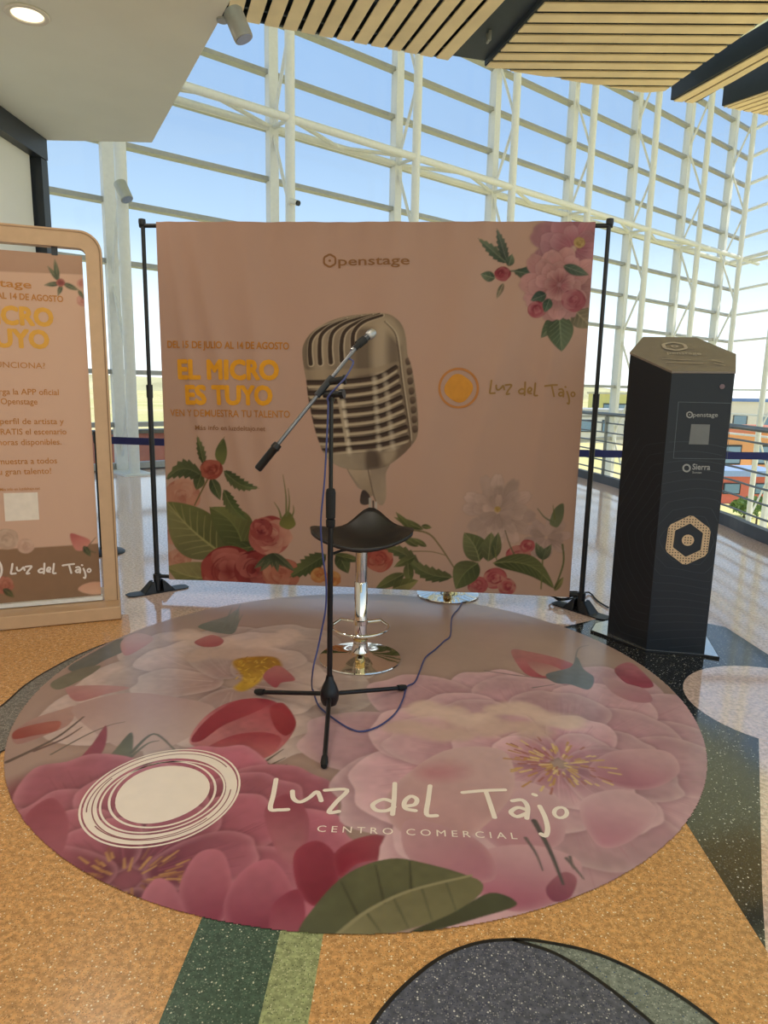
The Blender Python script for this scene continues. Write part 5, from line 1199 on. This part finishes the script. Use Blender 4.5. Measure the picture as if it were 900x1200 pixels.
pts = [mt-md*.045, mt-md*.06-up*.02, on_y(414, 425, mc[1]-.02), on_y(405, 442, mc[1]-.045), on_y(396, 452, mc[1]-.05), J+np.array([0, -.03, -.015]), on_y(384.5, 480, mc[1]-.035), on_y(380.5, 560, mc[1]-.05), on_y(376, 610, mc[1]-.055)]
pts += [on_y(*cpx(*q), mc[1]-.05) for q in ((314, 20), (328, 130), (327, 230), (313, 310), (296, 390))]
fz = DZ+.0052
pts += [on_y(*cpx(278, 470), mc[1]-.09)]+[on_z(*cpx(*q), fz) for q in ((276, 540), (300, 600), (360, 652), (420, 688), (468, 697), (530, 676), (588, 630), (618, 576), (632, 530), (662, 512), (682, 468), (702, 420), (740, 388), (772, 358), (796, 335), (802, 268), (828, 234), (846, 200), (850, 172))]
cab = spline(np.array(pts), 6); cab[:, 2] = np.maximum(cab[:, 2], fz)
tag(obj('microphone_cable', MB().tube(cab, .0036, 8), mat('blue_cable', (58, 66, 118), .5), smooth=True), 'thin blue cable running down the microphone stand and across the sticker', 'cable')
# coiled black leads at the foot of the stand on the right
R = random.Random(8); c = on_z(662, 702, .02); P = []
for i in range(60):
    a = i*.42; r = .07+.02*math.sin(i*.7); P.append(c+np.array([r*1.25*math.cos(a), r*.6*math.sin(a), .002+.03*abs(math.sin(i*.31))+.012*(i/60)]))
P += [on_z(690, 694, .012), on_z(700, 704, .008), on_z(713, 712, .008)]
tag(obj('power_lead', MB().tube(spline(np.array(P), 3), .0055, 7), rub, smooth=True), 'coiled black power lead beside the foot of the backdrop stand', 'cable')

# ================================================================== QUEUE BARRIER BELT
bp = on_y(115, 517, 5.35); bp[2] = 0
qb = thing('belt_barrier_post', 'dark belt barrier post behind the framed sign', 'barrier post', tuple(bp))
obj('base', MB().lathe([(.16, .0), (.162, .006), (.15, .016), (.04, .03), (.0, .031)], 32, tuple(bp)), black_metal, qb, True)
obj('tube', MB().tube([bp+up*.03, bp+up*.88], .03, 16), black_metal, qb, True); obj('head', MB().tube([bp+up*.88, bp+up*.90, bp+up*.965, bp+up*.975], [.034, .036, .036, .03], 16), black_metal, qb, True)
bq = on_y(968, 532, 5.15); bq[2] = 0
qb2 = thing('belt_barrier_post', 'dark belt barrier post beyond the black pillar', 'barrier post', tuple(bq))
obj('base', MB().lathe([(.16, .0), (.162, .006), (.15, .016), (.04, .03), (.0, .031)], 32, tuple(bq)), black_metal, qb2, True)
obj('tube', MB().tube([bq+up*.03, bq+up*.88], .03, 16), black_metal, qb2, True); obj('head', MB().tube([bq+up*.88, bq+up*.90, bq+up*.965, bq+up*.975], [.034, .036, .036, .03], 16), black_metal, qb2, True)
w0 = bp+(bq-bp)/np.linalg.norm(bq-bp)*.036; w1 = bq-(bq-bp)/np.linalg.norm(bq-bp)*.036; bx = (w1-w0)/np.linalg.norm(w1-w0)
mb = MB(); NB = 24
for i in range(NB):
    a, b = w0+(w1-w0)*i/NB, w0+(w1-w0)*(i+1)/NB; za, zb = .905-.02*math.sin(PI*i/NB), .905-.02*math.sin(PI*(i+1)/NB)
    n_ = np.array([-bx[1], bx[0], 0])*.0012
    mb.add([a+up*(za-.028)-n_, b+up*(zb-.028)-n_, b+up*(zb+.028)-n_, a+up*(za+.028)-n_, a+up*(za-.028)+n_, b+up*(zb-.028)+n_, b+up*(zb+.028)+n_, a+up*(za+.028)+n_], [(0, 1, 2, 3), (7, 6, 5, 4), (3, 2, 6, 7), (1, 0, 4, 5)])
tag(obj('barrier_belt', mb, mat('navy_webbing', (44, 48, 104), .8)), 'navy blue barrier belt stretched level behind the backdrop banner', 'barrier belt')

# ================================================================== LAMPS AND CAMERA ON THE BUILDING
lamp_w = mat('lamp_trim_white', (225, 222, 214), .5); lens_m = mat('lamp_lens', (255, 236, 200), .4, emit=(1, .84, .58), estr=1.3)
def downlight(x, y, label, group=None):
    t = thing('downlight', label, 'downlight', (x, y, ZC), group)
    obj('trim', MB().lathe([(.075, -.001), (.105, -.001), (.108, -.006), (.100, -.012), (.080, -.010), (.075, -.001)], 32, (x, y, ZC)), lamp_w, t, True)
    obj('lens', MB().lathe([(.0, -.002), (.076, -.002), (.076, -.005), (.0, -.006)], 28, (x, y, ZC)), lens_m, t)
    L = bpy.data.lights.new('lamp_light', 'AREA'); L.shape = 'DISK'; L.size = .15; L.energy = LAMP_W; L.color = (1, .90, .76); lo = bpy.data.objects.new('lamp_light', L); COL.objects.link(lo); lo.parent = t; lo.location = (0, 0, -.016)
    return t
p = on_z(32, 16, ZC); downlight(p[0], p[1], 'round recessed downlight with a warm lens in the white soffit near the framed sign')
for x, y in ((-1.3, 2.2), (-.3, 2.2), (.4, .9), (-1.3, .5), (-.4, -1.0), (.9, -1.0), (-1.6, -2.4), (.6, -2.6)): downlight(x, y, 'unseen round downlight added as warm fill in the white soffit overhead', 'added fill downlights overhead')  # out-of-view lamps added as warm fill light on the banner
grey_l = mat('grey_lamp_housing', (170, 172, 168), .4, .3)
def spot(a, b, r, label, mount):
    t = thing('spotlight', label, 'spotlight', tuple(mount)); d = (b-a)/np.linalg.norm(b-a)
    obj('housing', MB().tube([a, a+d*.01, b-d*.01, b], [r*.85, r, r, r*.96], 20), grey_l, t, True)
    obj('lens', MB().tube([b-d*.002, b+d*.003], r*.82, 20), mat('spot_lens', (150, 160, 190), .15), t)
    obj('bracket', MB().tube([mount, (a+b)/2-d*.03], r*.22, 8).tube([mount-up*.012, mount+up*.0], r*.6, 14), grey_l, t, True)
e_ = on_z(262, 15, ZC); m0 = np.array([e_[0]-.02, e_[1]+.06, ZC-.0]); Ys = m0[1]
spot(on_y(272, 12, Ys-.02), on_y(286, 46, Ys-.02), .050, 'grey cylinder spotlight fixed at the edge of the white soffit', m0)
m1 = on_plane(141, 216, fac(0)+np.array([0, -.09, 0]), np.array([0, 1., 0])); spot(on_y(140, 214, m1[1]-.16), on_y(149, 234, m1[1]-.22), .085, 'grey cylinder spotlight fixed on the white lattice column beside the sign', m1)
m2 = fac(BAY, 0, 0); q = on_y(338, 238, m2[1]-.08)
sc = thing('security_camera', 'tiny white security camera with dark lens on a lattice column above the banner', 'security camera', tuple(q))
obj('mount', MB().tube([np.array([m2[0], m2[1]-.07, q[2]]), q+np.array([.05, -.02, 0])], .035, 10), lamp_w, sc, True)
obj('barrel', MB().tube([q+np.array([.04, -.02, .03]), q+np.array([.16, -.10, -.02])], .045, 12), lamp_w, sc, True); obj('lens', MB().tube([q+np.array([.155, -.097, -.018]), q+np.array([.185, -.117, -.03])], .042, 12), black_metal, sc, True)
